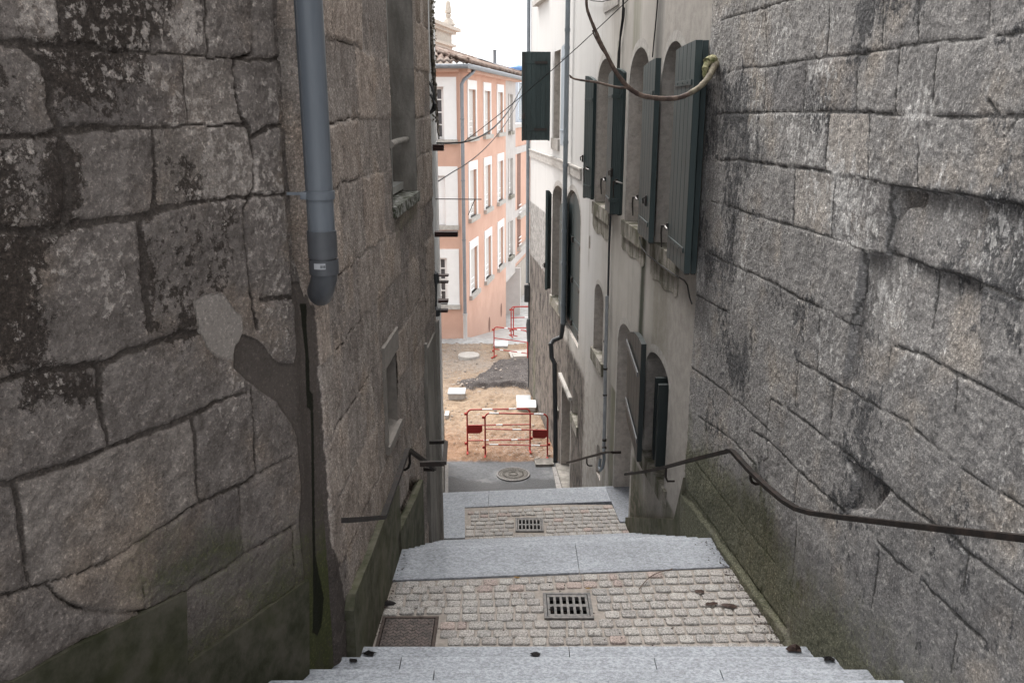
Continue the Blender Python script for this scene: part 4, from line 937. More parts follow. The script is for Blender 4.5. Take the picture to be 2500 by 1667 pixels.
# ---------------- shutters
def shutter_mat(name, c):
    t = NT(name); o = t.pos
    n = t.noise(7, 8, .65, t.scale(o, (1, 1, .15))); g = t.noise(60, 6, .65, t.scale(o, (1, 1, .08)))
    col = t.mix(t.rng(n, .3, .7), tuple(x*.82 for x in c), tuple(x*1.2 for x in c))
    col = t.mix(t.rng(t.noise(3, 8, .7), .58, .78, 0, .4), col, tuple(x*1.6+.01 for x in c))
    return t.done(col, .52, t.bump(g, .25, .003), spec=.4)
M['shutter'] = shutter_mat('dark_green_paint', (.033, .050, .051))
M['shutter_pale'] = shutter_mat('bleached_blue_paint', (.27, .31, .35))
M['shutter_dark'] = shutter_mat('black_green_paint', (.017, .023, .023))
M['steel'] = plain('worn_steel', (.30, .29, .28), .4, .6, .3, 40, 0)
def shutter(w, A, B, z0, zl, zr, label=None, planks=5, th=.035, mat='shutter', straps=(.10, .84), strap_w=1.0, face=1, lever=None, latch=None, fold=None, peak=None):
    """leaf from A=(s,off) to B=(s,off); zl / zr = top heights at A and B"""
    pa, pb = w.pt(A[0], 0, A[1]), w.pt(B[0], 0, B[1]); d = (pb-pa); L = d.length; d.normalize()
    nrm = Vector((-d.y, d.x, 0)); 
    if nrm.dot(Vector((w.N.x, w.N.y, 0)))*face < 0 and abs(nrm.dot(Vector((w.N.x, w.N.y, 0)))) > .1: nrm = -nrm
    elif abs(nrm.dot(Vector((w.N.x, w.N.y, 0)))) <= .1 and nrm.y > 0: nrm = -nrm
    top = (lambda f: zl+(zr-zl)*(math.sin(f*math.pi/2) if zr > zl else 1-math.sin((1-f)*math.pi/2)) if False else zl+(zr-zl)*(1-(1-f)**2 if zr > zl else f**2))
    mb = MB()
    for i in range(planks):
        f0, f1 = i/planks, (i+1)/planks; g = .0022
        x0, x1 = f0*L+g, f1*L-g; e = .0035
        prof0, prof1 = top(f0), top(f1)
        P = lambda x, z, o: Vector((pa.x+d.x*x, pa.y+d.y*x, z))+nrm*o
        fr = [(x0, z0), (x1, z0), (x1, prof1), (x0, prof0)]
        fi = [(x0+e, z0), (x1-e, z0), (x1-e, prof1), (x0+e, prof0)]
        vs = [P(x, z, 0) for x, z in fi]+[P(x, z, -e) for x, z in fr]+[P(x, z, -th) for x, z in fr]
        mb.add(vs, [(0, 1, 2, 3), (8, 11, 10, 9)]+[(k, (k+1) % 4, 4+(k+1) % 4, 4+k) for k in range(4)]+[(4+k, 4+(k+1) % 4, 8+(k+1) % 4, 8+k) for k in range(4)])
    P = lambda x, z, o: Vector((pa.x+d.x*x, pa.y+d.y*x, z))+nrm*o
    mb.add([P(.004, z0+.01, -.006), P(L-.004, z0+.01, -.006), P(L-.004, min(zl, zr)-.02, -.006), P(.004, min(zl, zr)-.02, -.006)], [(0, 1, 2, 3)])
    ax = (d, nrm, Vector((0, 0, 1)))
    o = mb.build('shutter', M[mat], RH)
    if label: o['label'] = label
    H = min(zl, zr)-z0
    for q in straps:
        s = MB(); s.box(P(L*.5*(2-strap_w) if strap_w < 1 else L*.5, z0+H*q, .005), L*strap_w*.84, .010, .042, ax, bev=.002)
        for bx in (.25, .5, .75): s.box(P(L*bx, z0+H*q, .0115), .012, .006, .012, ax)
        s.build('strap', M[mat] if strap_w >= 1 else M['iron'], o)
    if lever:
        f, q = lever; z = z0+H*q; m = MB()
        m.box(P(L*f, z, .012), .03, .024, .055, ax, bev=.004)
        m.tube([P(L*f, z, .02), P(L*f, z, .055)], .010, 8); m.tube([P(L*f, z+.005, .055), P(L*f+.005, z-.06, .060), P(L*f+.002, z-.19, .050)], [.010, .009, .007], 8)
        m.build('lever', M['iron'], o)
        m = MB(); m.tube([P(L*f+.02, z, .03), P(L*f+.13, z-.012, .03)], .009, 8); m.build('rod', M['steel'], o)
    if latch:
        f, q = latch; z = z0+H*q; m = MB()
        m.box(P(L*f, z, .010), .022, .02, .10, ax, bev=.003); m.tube([P(L*f, z+.03, .015), P(L*f-.02, z+.02, .035), P(L*f-.02, z-.03, .03)], .008, 8); m.build('latch', M['iron'], o)
    for xx in (.02, L-.02): m = MB(); m.box(P(xx, z0-.006, -th*.5), .03, th*.8, .012, ax); m.build('foot_bracket', M['iron'], o)
    return o, P, L
def leaf(w, ul, ur, v, ol, orr, vb, vtl, vtr, **kw):
    """ul / ur: image edges at height v; ol / orr: stand-off from the wall; vb bottom at ul, vtl / vtr tops"""
    sl, sr = w.hit(ul, v, ol)[0], w.hit(ur, v, orr)[0]
    zb = w.hit(ul, vb, ol)[1]; zl = w.hit(ul, vtl, ol)[1]; zr = w.hit(ur, vtr, orr)[1]
    return shutter(w, (sl, ol), (sr, orr), zb, zl, zr, **kw)
# window nearest the stone wall: folded double leaf
leaf(RC, qE(1232, 900)[0], qE(1378, 900)[0], qE(0, 900)[1], .10, .165, 636, qE(0, 392)[1], qE(0, 316)[1], planks=5, th=.05, lever=(.02, .155), label='folded shutter standing nearest the stone wall, two leaves thick')
leaf(RC, qE(1270, 900)[0], qE(1432, 900)[0], qE(0, 900)[1], .03, .065, 640, qE(0, 395)[1], qE(0, 318)[1], planks=5, th=.045, straps=())
sq = lambda q, x, y: q(x, y)
leaf(RC, qH(480, 700)[0], qH(575, 700)[0], qH(0, 700)[1], .07, .125, qH(0, 1405)[1], qH(0, 50)[1], qH(0, -18)[1], planks=5, th=.05, lever=(-.03, .215), latch=(.72, .23))
leaf(RC, qH(252, 700)[0], qH(322, 700)[0], qH(0, 700)[1], .145, .07, qH(0, 1250)[1], qH(0, 62)[1], qH(0, 98)[1], planks=5, th=.05, lever=(.65, .24), latch=(.04, .30))
leaf(RC, qH(203, 700)[0], qH(243, 700)[0], qH(0, 700)[1], .06, .10, qH(0, 1212)[1], qH(0, 112)[1], qH(0, 72)[1], planks=5, th=.045, lever=(.0, .23))
leaf(RC, qH(18, 600)[0], qH(88, 600)[0], qH(0, 600)[1], .135, .06, qH(0, 1112)[1], qH(0, 122)[1], qH(0, 158)[1], planks=5, th=.05, lever=(.5, .26), latch=(-.02, .34))
# far upper window: leaf swung straight out into the alley, pale leaf on the other side
hp = RF.hit(*qE(310, 700)); z0 = at(*qE(200, 1075), 17.0).z; z1 = at(*qE(200, 397), 17.0).z
sO, Pq, Lq = shutter(RF, (hp[0]-.02, .04+.55), (hp[0], .04), z0, z1, z1, planks=6, th=.04, straps=(.125, .88), label='big shutter swung straight out at right angles to the wall')
m = MB()
for q in (.125, .88): m.box(Pq(Lq*.46, z0+(z1-z0)*q, .006), Lq*.84, .012, .045, (Vector((1, 0, 0)), Vector((0, 1, 0)), Vector((0, 0, 1))))
m.build('hinge_strap', M['iron'], sO)
m = MB(); m.box(Pq(.035, (z0+z1)/2, .012), .02, .02, (z1-z0)*.98, (Vector((1, 0, 0)), Vector((0, 1, 0)), Vector((0, 0, 1)))); m.box(Pq(.03, z0+(z1-z0)*.28, .03), .06, .04, .10, (Vector((1, 0, 0)), Vector((0, 1, 0)), Vector((0, 0, 1))), bev=.008); m.build('latch', M['iron'], sO)
leaf(RF, qE(374, 700)[0], qE(398, 700)[0], qE(0, 700)[1], .05, .10, qE(0, 1110)[1], qE(0, 362)[1], qE(0, 340)[1], planks=3, th=.035, mat='shutter_pale', straps=(.15, .88), label='pale bleached shutter leaf behind the grey downpipe')
# middle storey far: open pair and closed arched pair
leaf(RF, qf(222, 600)[0], qf(252, 600)[0], qf(0, 600)[1], .16, .06, qf(0, 965)[1], qf(0, 200)[1], qf(0, 232)[1], planks=4, th=.05, straps=(), latch=(-.02, .26))
leaf(RF, qf(327, 800)[0], qf(372, 800)[0], qf(0, 800)[1], .05, .10, qf(0, 1145)[1], qf(0, 320)[1], qf(0, 300)[1], planks=4, th=.035, straps=(.14, .5, .86))
def closed_pair(w, o):
    s0, s1, z0, zs, za = o[1:6]; mb = MB(); n = 10; off = -.045
    for i in range(n):
        a, b = s0+.01+(s1-s0-.02)*i/n+.002, s0+.01+(s1-s0-.02)*(i+1)/n-.002
        tz = lambda s: zs+(za-zs-.05)*math.sqrt(max(0, 1-((s-(s0+s1)/2)/((s1-s0)/2))**2))
        mb.prism([w.pt(a, z0, off-.035), w.pt(b, z0, off-.035), w.pt(b, tz(b), off-.035), w.pt(a, tz(a), off-.035)], Vector((w.N.x, w.N.y, 0))*.035)
    mb.add([w.pt(s0, z0, off-.01), w.pt(s1, z0, off-.01), w.pt(s1, zs, off-.01), w.pt(s0, zs, off-.01)], [(0, 1, 2, 3)])
    ob = mb.build('shutter', M['shutter'], RH); ob['label'] = 'closed tall arched pair of shutters with three hinge straps'
    ax = (Vector((w.D.x, w.D.y, 0)), Vector((w.N.x, w.N.y, 0)), Vector((0, 0, 1)))
    for q in (.09, .46, .80):
        m = MB(); z = z0+(zs-z0)*q
        m.box(w.pt((s0+s1)/2-.02, z, off+.006), (s1-s0)*.92, .012, .05, ax); m.build('hinge_strap', M['shutter'], ob)
        m = MB(); m.box(w.pt(s0+.05, z, off+.03), .10, .05, .07, ax, bev=.008); m.box(w.pt((s0+s1)/2+.12, z, off+.025), .05, .04, .09, ax, bev=.006); m.build('hinge', M['iron'], ob)
closed_pair(RC, W6)
# shutter of the lower doorway, hanging open over the wall
leaf(RC, qI(357, 600)[0], qI(482, 600)[0], qI(0, 600)[1], .03, .19, qI(0, 1010)[1], qI(0, 195)[1], qI(0, 300)[1], planks=5, th=.05, straps=(), mat='shutter_dark', label='arched shutter hanging open beside the lower doorway')
sh = [o for o in RH.children if o.name.startswith('shutter')][-1]
m = MB()
for (x0, y0, x1, y1) in ((360, 355, 470, 525), (350, 930, 460, 1135)):
    a, b = RC.hit(*qI(x0, y0), .05), RC.hit(*qI(x1, y1), .20); zz = (a[1]+b[1])/2
    m.box((RC.pt(a[0], zz, .065)+RC.pt(b[0], zz, .21))/2, (RC.pt(a[0], zz, .065)-RC.pt(b[0], zz, .21)).length, .012, .05, ((RC.pt(b[0], 0, .21)-RC.pt(a[0], 0, .065)).normalized(), Vector((RC.N.x, RC.N.y, 0)), Vector((0, 0, 1))))
m.build('hinge_strap', plain('grey_strap', (.12, .125, .13), .5, .2, .2, 20, 0), sh)
# narrow dark boards of the half open shutter in the lower window
m = MB()
for (x0, x1, yb, o) in ((668, 700, 1420, -.02), (700, 735, 1490, .0)):
    s = RC.hit(*qI((x0+x1)/2, 900), o)[0]; m2 = MB(); zb = RC.hit(*qI((x0+x1)/2-20, yb), o)[1]
    wd = abs(RC.hit(*qI(x0, 900), o)[0]-RC.hit(*qI(x1, 900), o)[0])
    ax = (Vector((RC.D.x, RC.D.y, 0)), Vector((RC.N.x, RC.N.y, 0)), Vector((0, 0, 1)))
    zt_ = W9[4]+.02; m2.box(RC.pt(s, (zb+zt_)/2, o-.06), .05, .26, zt_-zb, ax, bev=.004); m2.build('shutter', M['shutter_dark'], RH)
# ------------------------------------------------------------------ pale house at the end of the left side
M['white_boards'] = (lambda t: t.done(t.mix(t.rng(t.noise(6, 8, .7, t.scale(t.pos, (1, 3.5, .12))), .38, .66), (.80, .80, .79), (.50, .495, .49)), .8, t.bump(t.noise(30, 6, .6), .3, .006)))(NT('old_white_render'))
LBH = thing('plaster_house', 'narrow sliver of pale rendered house beyond the tan stone house', 'house', LB.pt(3, -6.7))
mb = MB(); box_between(mb, LB, .03, LB.L, -8, 4.2, -1.2, 0); mb.build('wall', M['white_boards'], LBH)
for s, w_, o_ in ((.55, .12, .02), (1.5, .08, .03), (2.6, .16, .02), (4.4, .10, .015), (LB.L-.14, .13, .008)):
    mb = MB(); box_between(mb, LB, s, s+w_, -6.8, 4.2, -.01, o_); mb.build('trim_board', M['white_boards'], LBH)
mb = MB(); box_between(mb, LB, .0, LB.L, -7, -5.6, -.01, .02); mb.build('plinth', M['jamb'], LBH)

# ------------------------------------------------------------------ pink corner house
def pink_mat():
    t = NT('pink_render'); z = t.xyz()[2]; n = t.noise(1.2, 7, .6); n2 = t.noise(12, 7, .65); st = t.noise(3, 8, .7, t.scale(t.pos, (1, 1, .1)))
    col = t.mix(t.rng(n, .3, .7), (.55, .34, .262), (.61, .395, .31))
    col = t.mix(t.rng(st, .5, .75, 0, .35), col, (.48, .32, .26))
    col = t.mix(t.rng(t.mth('ADD', z, t.mth('MULTIPLY', n, 1.4)), -6.3, -5.2, .5, 0), col, (.45, .30, .24))
    return t.done(col, .9, t.bump(n2, .2, .01))
M['pink'] = pink_mat()
M['pale_grey'] = plain('pale_grey_render', (.50, .47, .45), .9, var=.12, sc=2.5, bump=.2)
M['white_frame'] = plain('white_surround', (.80, .79, .78), .7, var=.05, sc=5, bump=.05)
M['blind'] = plain('pale_panel', (.58, .56, .535), .8, var=.08, sc=3, bump=.05)
M['zinc'] = plain('zinc', (.20, .21, .225), .55, .25, .2, 9, .05)
M['zinc_light'] = plain('bright_zinc', (.46, .48, .50), .4, .5, .15, 9, 0)
M['sill_pale'] = plain('stone_sill', (.42, .40, .37), .85, var=.3, sc=12, bump=.3)
def tile_mat():
    t = NT('clay_tile'); n = t.noise(5, 7, .7); n2 = t.noise(22, 7, .7); v = t.n('ShaderNodeTexVoronoi'); v.inputs['Scale'].default_value = 4.5; t.t.links.new(t.pos, v.inputs['Vector'])
    col = t.mix(t.rng(n, .3, .7), (.10, .072, .058), (.22, .155, .125)); col = t.mix(.45, col, t.ramp(t.xyz(v.outputs['Color'])[0], [(0, (.07, .06, .055)), (.5, (.19, .13, .105)), (1, (.33, .29, .26))]))
    col = t.mix(t.rng(n2, .58, .7, 0, .7), col, (.40, .385, .34)); return t.done(col, .95, t.bump(n2, .7, .02))
M['tile'] = tile_mat()
PH = thing('pink_house', 'three-storey pink corner house with white framed windows and tiled roof', 'house', (-1.466, 25, ZG))
C0 = Vector((-1.466, 25)); E1 = PR.pt(7.52, 0); LEN = 9.75
mb = MB(); e = 1.10; dv = Vector((PR.D.x, PR.D.y, 0)); nv = Vector((PR.N.x, PR.N.y, 0))
# walls: front, right flank (pink part), grey bay spanning the passage
WZ = (-9.2, e)
s_g0, s_g1 = (32.4-25)/PR.D.y, (34.6-25)/PR.D.y
def wall_with_holes(w, s0, s1, z0, z1, holes, dep, mat, name, parent):
    P3 = [[Vector((a, b, 0)) for a, b in l] for l in [[(s0, z0), (s1, z0), (s1, z1), (s0, z1)]]+[[(h[0], h[2]), (h[0], h[3]), (h[1], h[3]), (h[1], h[2])] for h in holes]]
    tr = tessellate_polygon(P3); flat = [p for l in P3 for p in l]; m = MB()
    m.add([w.pt(p.x, p.y) for p in flat], [tuple(t) for t in tr])
    for h in holes:
        l = [(h[0], h[2]), (h[1], h[2]), (h[1], h[3]), (h[0], h[3])]
        m.add([w.pt(a, b) for a, b in l]+[w.pt(a, b, -dep) for a, b in l], [(i, (i+1) % 4, 4+(i+1) % 4, 4+i) for i in range(4)])
    q = [w.pt(*p) for p in ((s0, z0), (s1, z0), (s1, z1), (s0, z1))]; nn = Vector((w.N.x, w.N.y, 0))*.30
    m.add(q+[p-nn for p in q], [(0, 1, 5, 4), (1, 2, 6, 5), (2, 3, 7, 6), (3, 0, 4, 7)])
    return m.build(name, mat, parent, recalc=False)
rows = [(-.815, .81), (-3.20, -1.53), (-5.57, -3.90)]
cols = []
for (ul, ur, v) in ((1143.2, 1160.6, 280), (1181.5, 1196, 280), (1214.2, 1227, 280), (1241, 1250.3, 280)):
    cols.append((PR.hit(ul, v)[0], PR.hit(ur, v)[0]))
fr = .16
wh = [(c[0]+.0, c[1], r[0], r[1]-.26) for c in cols[:3] for r in rows]
wall_with_holes(PR, 0, s_g0, WZ[0], WZ[1], wh+[], .10, M['pink'], 'wall', PH)
wg = [(cols[3][0], cols[3][1], r[0], r[1]-.30) for r in rows]
zo = PR.hit(*q6(740, 1055))[1]
wall_with_holes(PR, s_g0, s_g1, zo, WZ[1], wg, .10, M['pale_grey'], 'bay', PH)
xs0 = 12-1.466
fx = [(-3.0, -1.90)]
fh = [(x0-(-12), x1-(-12), a, b-.26) for x0, x1 in fx for a, b in ((-.84, .85), (-3.26, -1.59), (-5.62, -3.96))]
fh = [(PF.hit(1046, 300)[0], PF.hit(1084, 300)[0], a, b-.26) for a, b in ((-.84, .85), (-3.26, -1.59), (-5.62, -3.96))]
wall_with_holes(PF, 5, PF.L, WZ[0], WZ[1], fh, .2, M['pink'], 'wall', PH)
def surround(w, h, tl, tr_, tt, dep, parent, rails=True, glass=None, sill=True, blind=False):
    m = MB(); box_between(m, w, h[0]-tl, h[0], h[2], h[3], -.01, .03); box_between(m, w, h[1], h[1]+tr_, h[2], h[3], -.01, .03); box_between(m, w, h[0]-tl, h[1]+tr_, h[3], h[3]+tt, -.01, .032)
    o = m.build('window', M['white_frame'] if tl > .08 else M['pale_grey'], parent)
    p = MB()
    if glass:
        p.add([w.pt(h[0], h[2], -dep+.02), w.pt(h[1], h[2], -dep+.02), w.pt(h[1], h[3], -dep+.02), w.pt(h[0], h[3], -dep+.02)], [(0, 1, 2, 3)]); p.build('pane', M['grey_glass'], o)
        f = MB(); b = .07
        box_between(f, w, h[0], h[0]+b, h[2], h[3], -dep+.02, -dep+.07); box_between(f, w, h[1]-b, h[1], h[2], h[3], -dep+.02, -dep+.07); box_between(f, w, h[0]+b, h[1]-b, h[3]-b, h[3], -dep+.02, -dep+.07); box_between(f, w, h[0]+b, h[1]-b, h[2], h[2]+b, -dep+.02, -dep+.07)
        c = (h[0]+h[1])/2; box_between(f, w, c-.03, c+.03, h[2]+b, h[3]-b, -dep+.02, -dep+.065)
        for q in (.28, .52, .76): z = h[2]+(h[3]-h[2])*q; box_between(f, w, h[0]+b, h[1]-b, z-.018, z+.018, -dep+.02, -dep+.06)
        f.build('frame', M['white_frame'], o)
    elif blind:
        n = 26
        for i in range(n):
            z = h[2]+(h[3]-h[2])*i/n; p.prism([w.pt(h[0], z, -.06), w.pt(h[1], z, -.06), w.pt(h[1], z+(h[3]-h[2])/n*.92, -.085), w.pt(h[0], z+(h[3]-h[2])/n*.92, -.085)], Vector((w.N.x, w.N.y, 0))*.012)
        p.build('shutter', M['white_frame'], o)
    else:
        p.add([w.pt(h[0], h[2], -dep+.02), w.pt(h[1], h[2], -dep+.02), w.pt(h[1], h[3], -dep+.02), w.pt(h[0], h[3], -dep+.02)], [(0, 1, 2, 3)]); p.build('panel', M['blind'], o)
    if rails:
        r = MB()
        for q in (.10, .28, .45): r.tube([w.pt(h[0]+.01, h[2]+q, -.03), w.pt(h[0]+(h[1]-h[0])*.62, h[2]+q, -.03)], .018, 6)
        r.build('railing', M['white_frame'], o)
    if sill:
        s = MB(); box_between(s, w, h[0]-tl-.02, h[1]+tr_+.02, h[2]-.13, h[2]+.0, -dep+.02, .10); s.build('sill', M['sill_pale'] if tl > .03 else M['sillstone'], o)
M['grey_glass'] = (lambda t: t.done((.085, .080, .085), .25, None, 0, .4))(NT('curtained_glass'))
for h in wh: surround(PR, h, .15, .13, .26, .09, PH)
for h in wg: surround(PR, h, .02, .02, .02, .09, PH)
for i, h in enumerate(fh): surround(PF, h, .2, .36, .26, .2, PH, glass=i != 1, blind=i == 1, rails=i != 1)
# oval cellar vents
mb = MB()
for q in ((577, 1462), (685, 1332)):
    s, z = PR.hit(*q6(*q)); w_ = .17; hh_ = .27
    pts = [PR.pt(s+w_*math.cos(a), z+hh_*math.sin(a), .004) for a in [2*math.pi*i/20 for i in range(20)]]
    inn = [PR.pt(s+w_*.93*math.cos(a), z+hh_*.94*math.sin(a), .004) for a in [2*math.pi*i/20 for i in range(20)]]
    m2 = MB(); m2.add(pts+[PR.pt(s, z, -.0)+(p-PR.pt(s, z, .004))*.9+Vector((PR.N.x, PR.N.y, 0))*.006 for p in pts], [(i, (i+1) % 20, 20+(i+1) % 20, 20+i) for i in range(20)]+[tuple(range(20, 40))])
    m2.build('vent', M['vent_dark'] if 'vent_dark' in M else M.setdefault('vent_dark', plain('vent_recess', (.20, .115, .09), .9, bump=0)), PH)
# passage under the bay
m = MB(); q = PR.pt(s_g0, 0); depth = 3.2
m.prism([PR.pt(s_g0-.03, -9.2, 0), PR.pt(s_g0-.03, zo, 0), PR.pt(s_g0-.03, zo, -depth), PR.pt(s_g0-.03, -9.2, -depth)], Vector((PR.D.x, PR.D.y, 0))*.026)
m.build('passage_wall', M['pink'], PH)
m = MB(); p = PR.pt(s_g1+.6, 0); m.prism([PR.pt(s_g1-.02, -9.2, .2), PR.pt(s_g1-.02, zo+.1, .2), PR.pt(s_g1-.02, zo+.1, -3.2), PR.pt(s_g1-.02, -9.2, -3.2)], Vector((PR.D.x, PR.D.y, 0))*.2)
m.build('passage_wall', M['pale_grey'], PH)
m = MB(); box_between(m, PR, s_g0, s_g1, zo-.05, zo, -.9, .012); m.build('beam', M['pale_grey'], PH)
# roof: low hipped tile roof over both faces, rows of barrel tiles
def roof():
    ov = .30; nrm2 = nv; A = Vector((C0.x, C0.y, 0)); zE = e+.12
    # flank slope
    L = 10.2; D_ = 2.45; rise = .86; m = MB(); ns, nd = int(L/.045), 26
    vs = []; fs = []
    for i in range(ns+1):
        for j in range(nd+1):
            s = -.35+i*(L+.3)/ns; d = -ov+j*(D_+ov)/nd
            hip = max(0, d); sx = min(max(s, -.35+hip*.9), 9.9-hip*1.7)
            p = A+dv*sx-nv*d
            t_ = math.sin(sx/.18*2*math.pi); zz = zE+rise*(d+ov)/(D_+ov)+.035*t_+.014*((j*1.0) % 2)
            vs.append((p.x, p.y, zz))
    for i in range(ns):
        for j in range(nd): a = i*(nd+1)+j; fs.append((a, a+nd+1, a+nd+2, a+1))
    m.add(vs, fs, True)
    # front slope
    Lf = 6.5; nf = int(Lf/.045); vs = []; fs = []
    for i in range(nf+1):
        for j in range(nd+1):
            x = -i*Lf/nf; d = -ov+j*(D_+ov)/nd; hip = max(0, d)
            xx = min(x+.32, .32-hip*1.05)
            t_ = math.sin(xx/.18*2*math.pi); zz = zE+rise*(d+ov)/(D_+ov)+.035*t_+.014*(j % 2)
            vs.append((A.x+xx, A.y+d, zz))
    for i in range(nf):
        for j in range(nd): a = i*(nd+1)+j; fs.append((a, a+nd+1, a+nd+2, a+1))
    m.add(vs, fs, True)
    ro_ = m.build('roof', M['tile'], PH, angle=False); md = ro_.modifiers.new('t', 'SOLIDIFY'); md.thickness = .05; md.offset = -1
    # ridge tiles along the hip and the ridge
    r = MB(); p0 = A+Vector((.25, -.28, zE+.05)); p1 = A-nv*D_+dv*1.85+Vector((0, 0, zE+rise+.03)); p2 = A-nv*D_+dv*(9.9-D_*1.7)+Vector((0, 0, zE+rise+.03)); p3 = A+dv*10.0+nv*.28+Vector((0, 0, zE+.05))
    n = 34
    for i in range(n):
        q0, q1 = p1+(p2-p1)*(i/n), p1+(p2-p1)*((i+1.12)/n); r.tube([q0, q1], [.085, .10], 8)
    for i in range(9):
        q0, q1 = p0+(p1-p0)*(i/9), p0+(p1-p0)*((i+1.1)/9); r.tube([q0, q1], [.09, .105], 8)
    for i in range(16):
        q0, q1 = p2+(p3-p2)*(i/16), p2+(p3-p2)*((i+1.1)/16); r.tube([q0, q1], [.085, .10], 8)
    r.build('ridge_tiles', M['tile'], ro_)
    return ro_
RO = roof()
g = MB(); gp = [Vector((-8, 25-.36, e+.02)), Vector((C0.x+.26, 25-.36, e+.02)), PR.pt(.18, e+.02, .34), PR.pt(10.1, e+.0, .34)]
g.tube(gp, .066, 10); g.build('gutter', M['zinc'], PH)
m = MB(); box_between(m, PR, 0, 9.75, e-.12, e+.0, -.02, .24); box_between(m, PF, 4, PF.L, e-.12, e+.0, -.02, .24); m.build('eaves', M['pink'], PH)
fl = MB(); p0, p1 = PR.pt(7.2, e+.62, -1.0), PR.pt(9.9, e+.20, .12); fl.bar([p0, p1], .30, .02, side=-nv); fl.build('flashing', M['zinc_light'], RO)
ck = at(*q5(628, 615), 33.4)
c = MB(); zt = at(*q5(628, 462), 33.4).z; c.tube([(ck.x, 33.4, ck.z-.5), (ck.x, 33.4, zt)], .062, 14); c.tube([(ck.x, 33.4, zt), (ck.x, 33.4, zt+.02)], .075, 14); c.tube([(ck.x, 33.4, ck.z-.25), (ck.x, 33.4, ck.z+.08)], [.24, .10], 14)
c.build('flue', M['zinc'], RO)
# rainwater pipe on the corner
d = MB(); s0_ = PR.hit(*q6(345, 600), .09)[0]
zA = PR.hit(*q5(318, 770), .09)[1]; zB = PR.hit(*q6(362, 1375), .09)[1]
d.tube([PR.pt(s0_+.75, e-.02, .3), PR.pt(s0_+.62, e-.12, .26), PR.pt(s0_+.12, zA+.12, .12), PR.pt(s0_, zA, .09), PR.pt(s0_, zB, .09)], .052, 10)
for z in (-.3, -2.0, -3.7): d.tube([PR.pt(s0_, z, .09), PR.pt(s0_, z+.04, .09)], .060, 10)
dp = d.build('downpipe', M['zinc'], PH)
d = MB(); d.tube([PR.pt(s0_, zB+.06, .09), PR.pt(s0_, zB-.06, .09), PR.pt(s0_, ZG-.1, .09)], [.075, .060, .060], 10); d.build('shoe', M['pale_grey'], dp)

# ------------------------------------------------------------------ house further down the street
FH = thing('pink_house', 'further pink house with tall blue-grey glazing, half hidden by the right alley wall', 'house', PR.pt(12, -8.2))
s2 = s_g1+.25; zs_ = PR.hit(*q5(862, 1160), -.3)[1]
m = MB(); box_between(m, PR, s2, s2+9, -9.2, zs_, -4, -.3); m.build('wall', M['pink'], FH)
for q in ((820, 1368, 5), (820, 450, 6), (820, 860, 6)):
    s, z = PR.hit(*(q5 if q[2] == 5 else q6)(q[0], q[1]), -.3); m = MB(); box_between(m, PR, s2, s2+9, z-.16, z+.12, -.31, -.25); m.build('string_course', M['pale_grey'], FH)
m = MB(); box_between(m, PR, s2, s2+9, zs_, zs_+.16, -1.2, -.22); m.build('ledge', M['pale_grey'], FH)
m = MB(); box_between(m, PR, s2, s2+9, -9.2, PR.hit(*q6(828, 930), -.28)[1], -.32, -.27); m.build('base_wall', plain('beige_wall', (.40, .36, .32), .9, var=.2, sc=2, bump=.3), FH)
for (x, y0, y1) in ((835, 1400, 1960), (835, 445, 760)):
    qq = q5 if y0 > 1000 else q6
    s, za_ = PR.hit(*qq(x, y0), -.3); _, zb_ = PR.hit(*qq(x, y1), -.3); m = MB(); box_between(m, PR, s-.1, s+.75, zb_, za_, -.31, -.285)
    w_ = m.build('window', M['vent_dark'], FH); sb = MB(); box_between(sb, PR, s-.15, s+2.6, zb_-.16, zb_, -.31, -.14); sb.build('sill', M['sill_pale'], w_)
    rr = MB()
    for q in (.10, .26, .42): rr.tube([PR.pt(s-.05, zb_+q, -.22), PR.pt(s+.5, zb_+q, -.22)], .025, 6)
    rr.build('railing', M['white_frame'], w_)
M['blue_frame'] = plain('blue_grey_frame', (.50, .56, .63), .5, var=.1, sc=4, bump=0)
M['blue_glass'] = (lambda t: t.done((.13, .17, .20), .2, None, 0, .5))(NT('blue_glass'))
za_, zb_ = PR.hit(*q5(865, 762), -.7)[1], zs_+.16; sL, sR = PR.hit(*q5(818, 950), -.7)[0], PR.hit(*q5(918, 950), -.7)[0]
m = MB(); box_between(m, PR, sL, sR+2, zb_, za_+.1, -.75, -.72); gl_ = m.build('window', M['blue_glass'], FH)
m = MB()
for a, b, c_, d_ in ((sL, sL+.25, zb_+.12, za_), (sR-.5, sR-.1, zb_+.12, za_), (sL, sR+2, za_, za_+.09), (sL, sR+2, zb_, zb_+.12)): box_between(m, PR, a, b, c_, d_, -.72, -.60)
m.build('frame', M['blue_frame'], gl_)
m = MB()
for i in range(4): m.tube([PR.pt(sL+.5+.1*i, za_-.5-.1*i, -.55), PR.pt(sL+1.0+.35*i, zb_+.05, -.3)], .035, 6)
m.build('brace', M['blue_frame'], gl_)
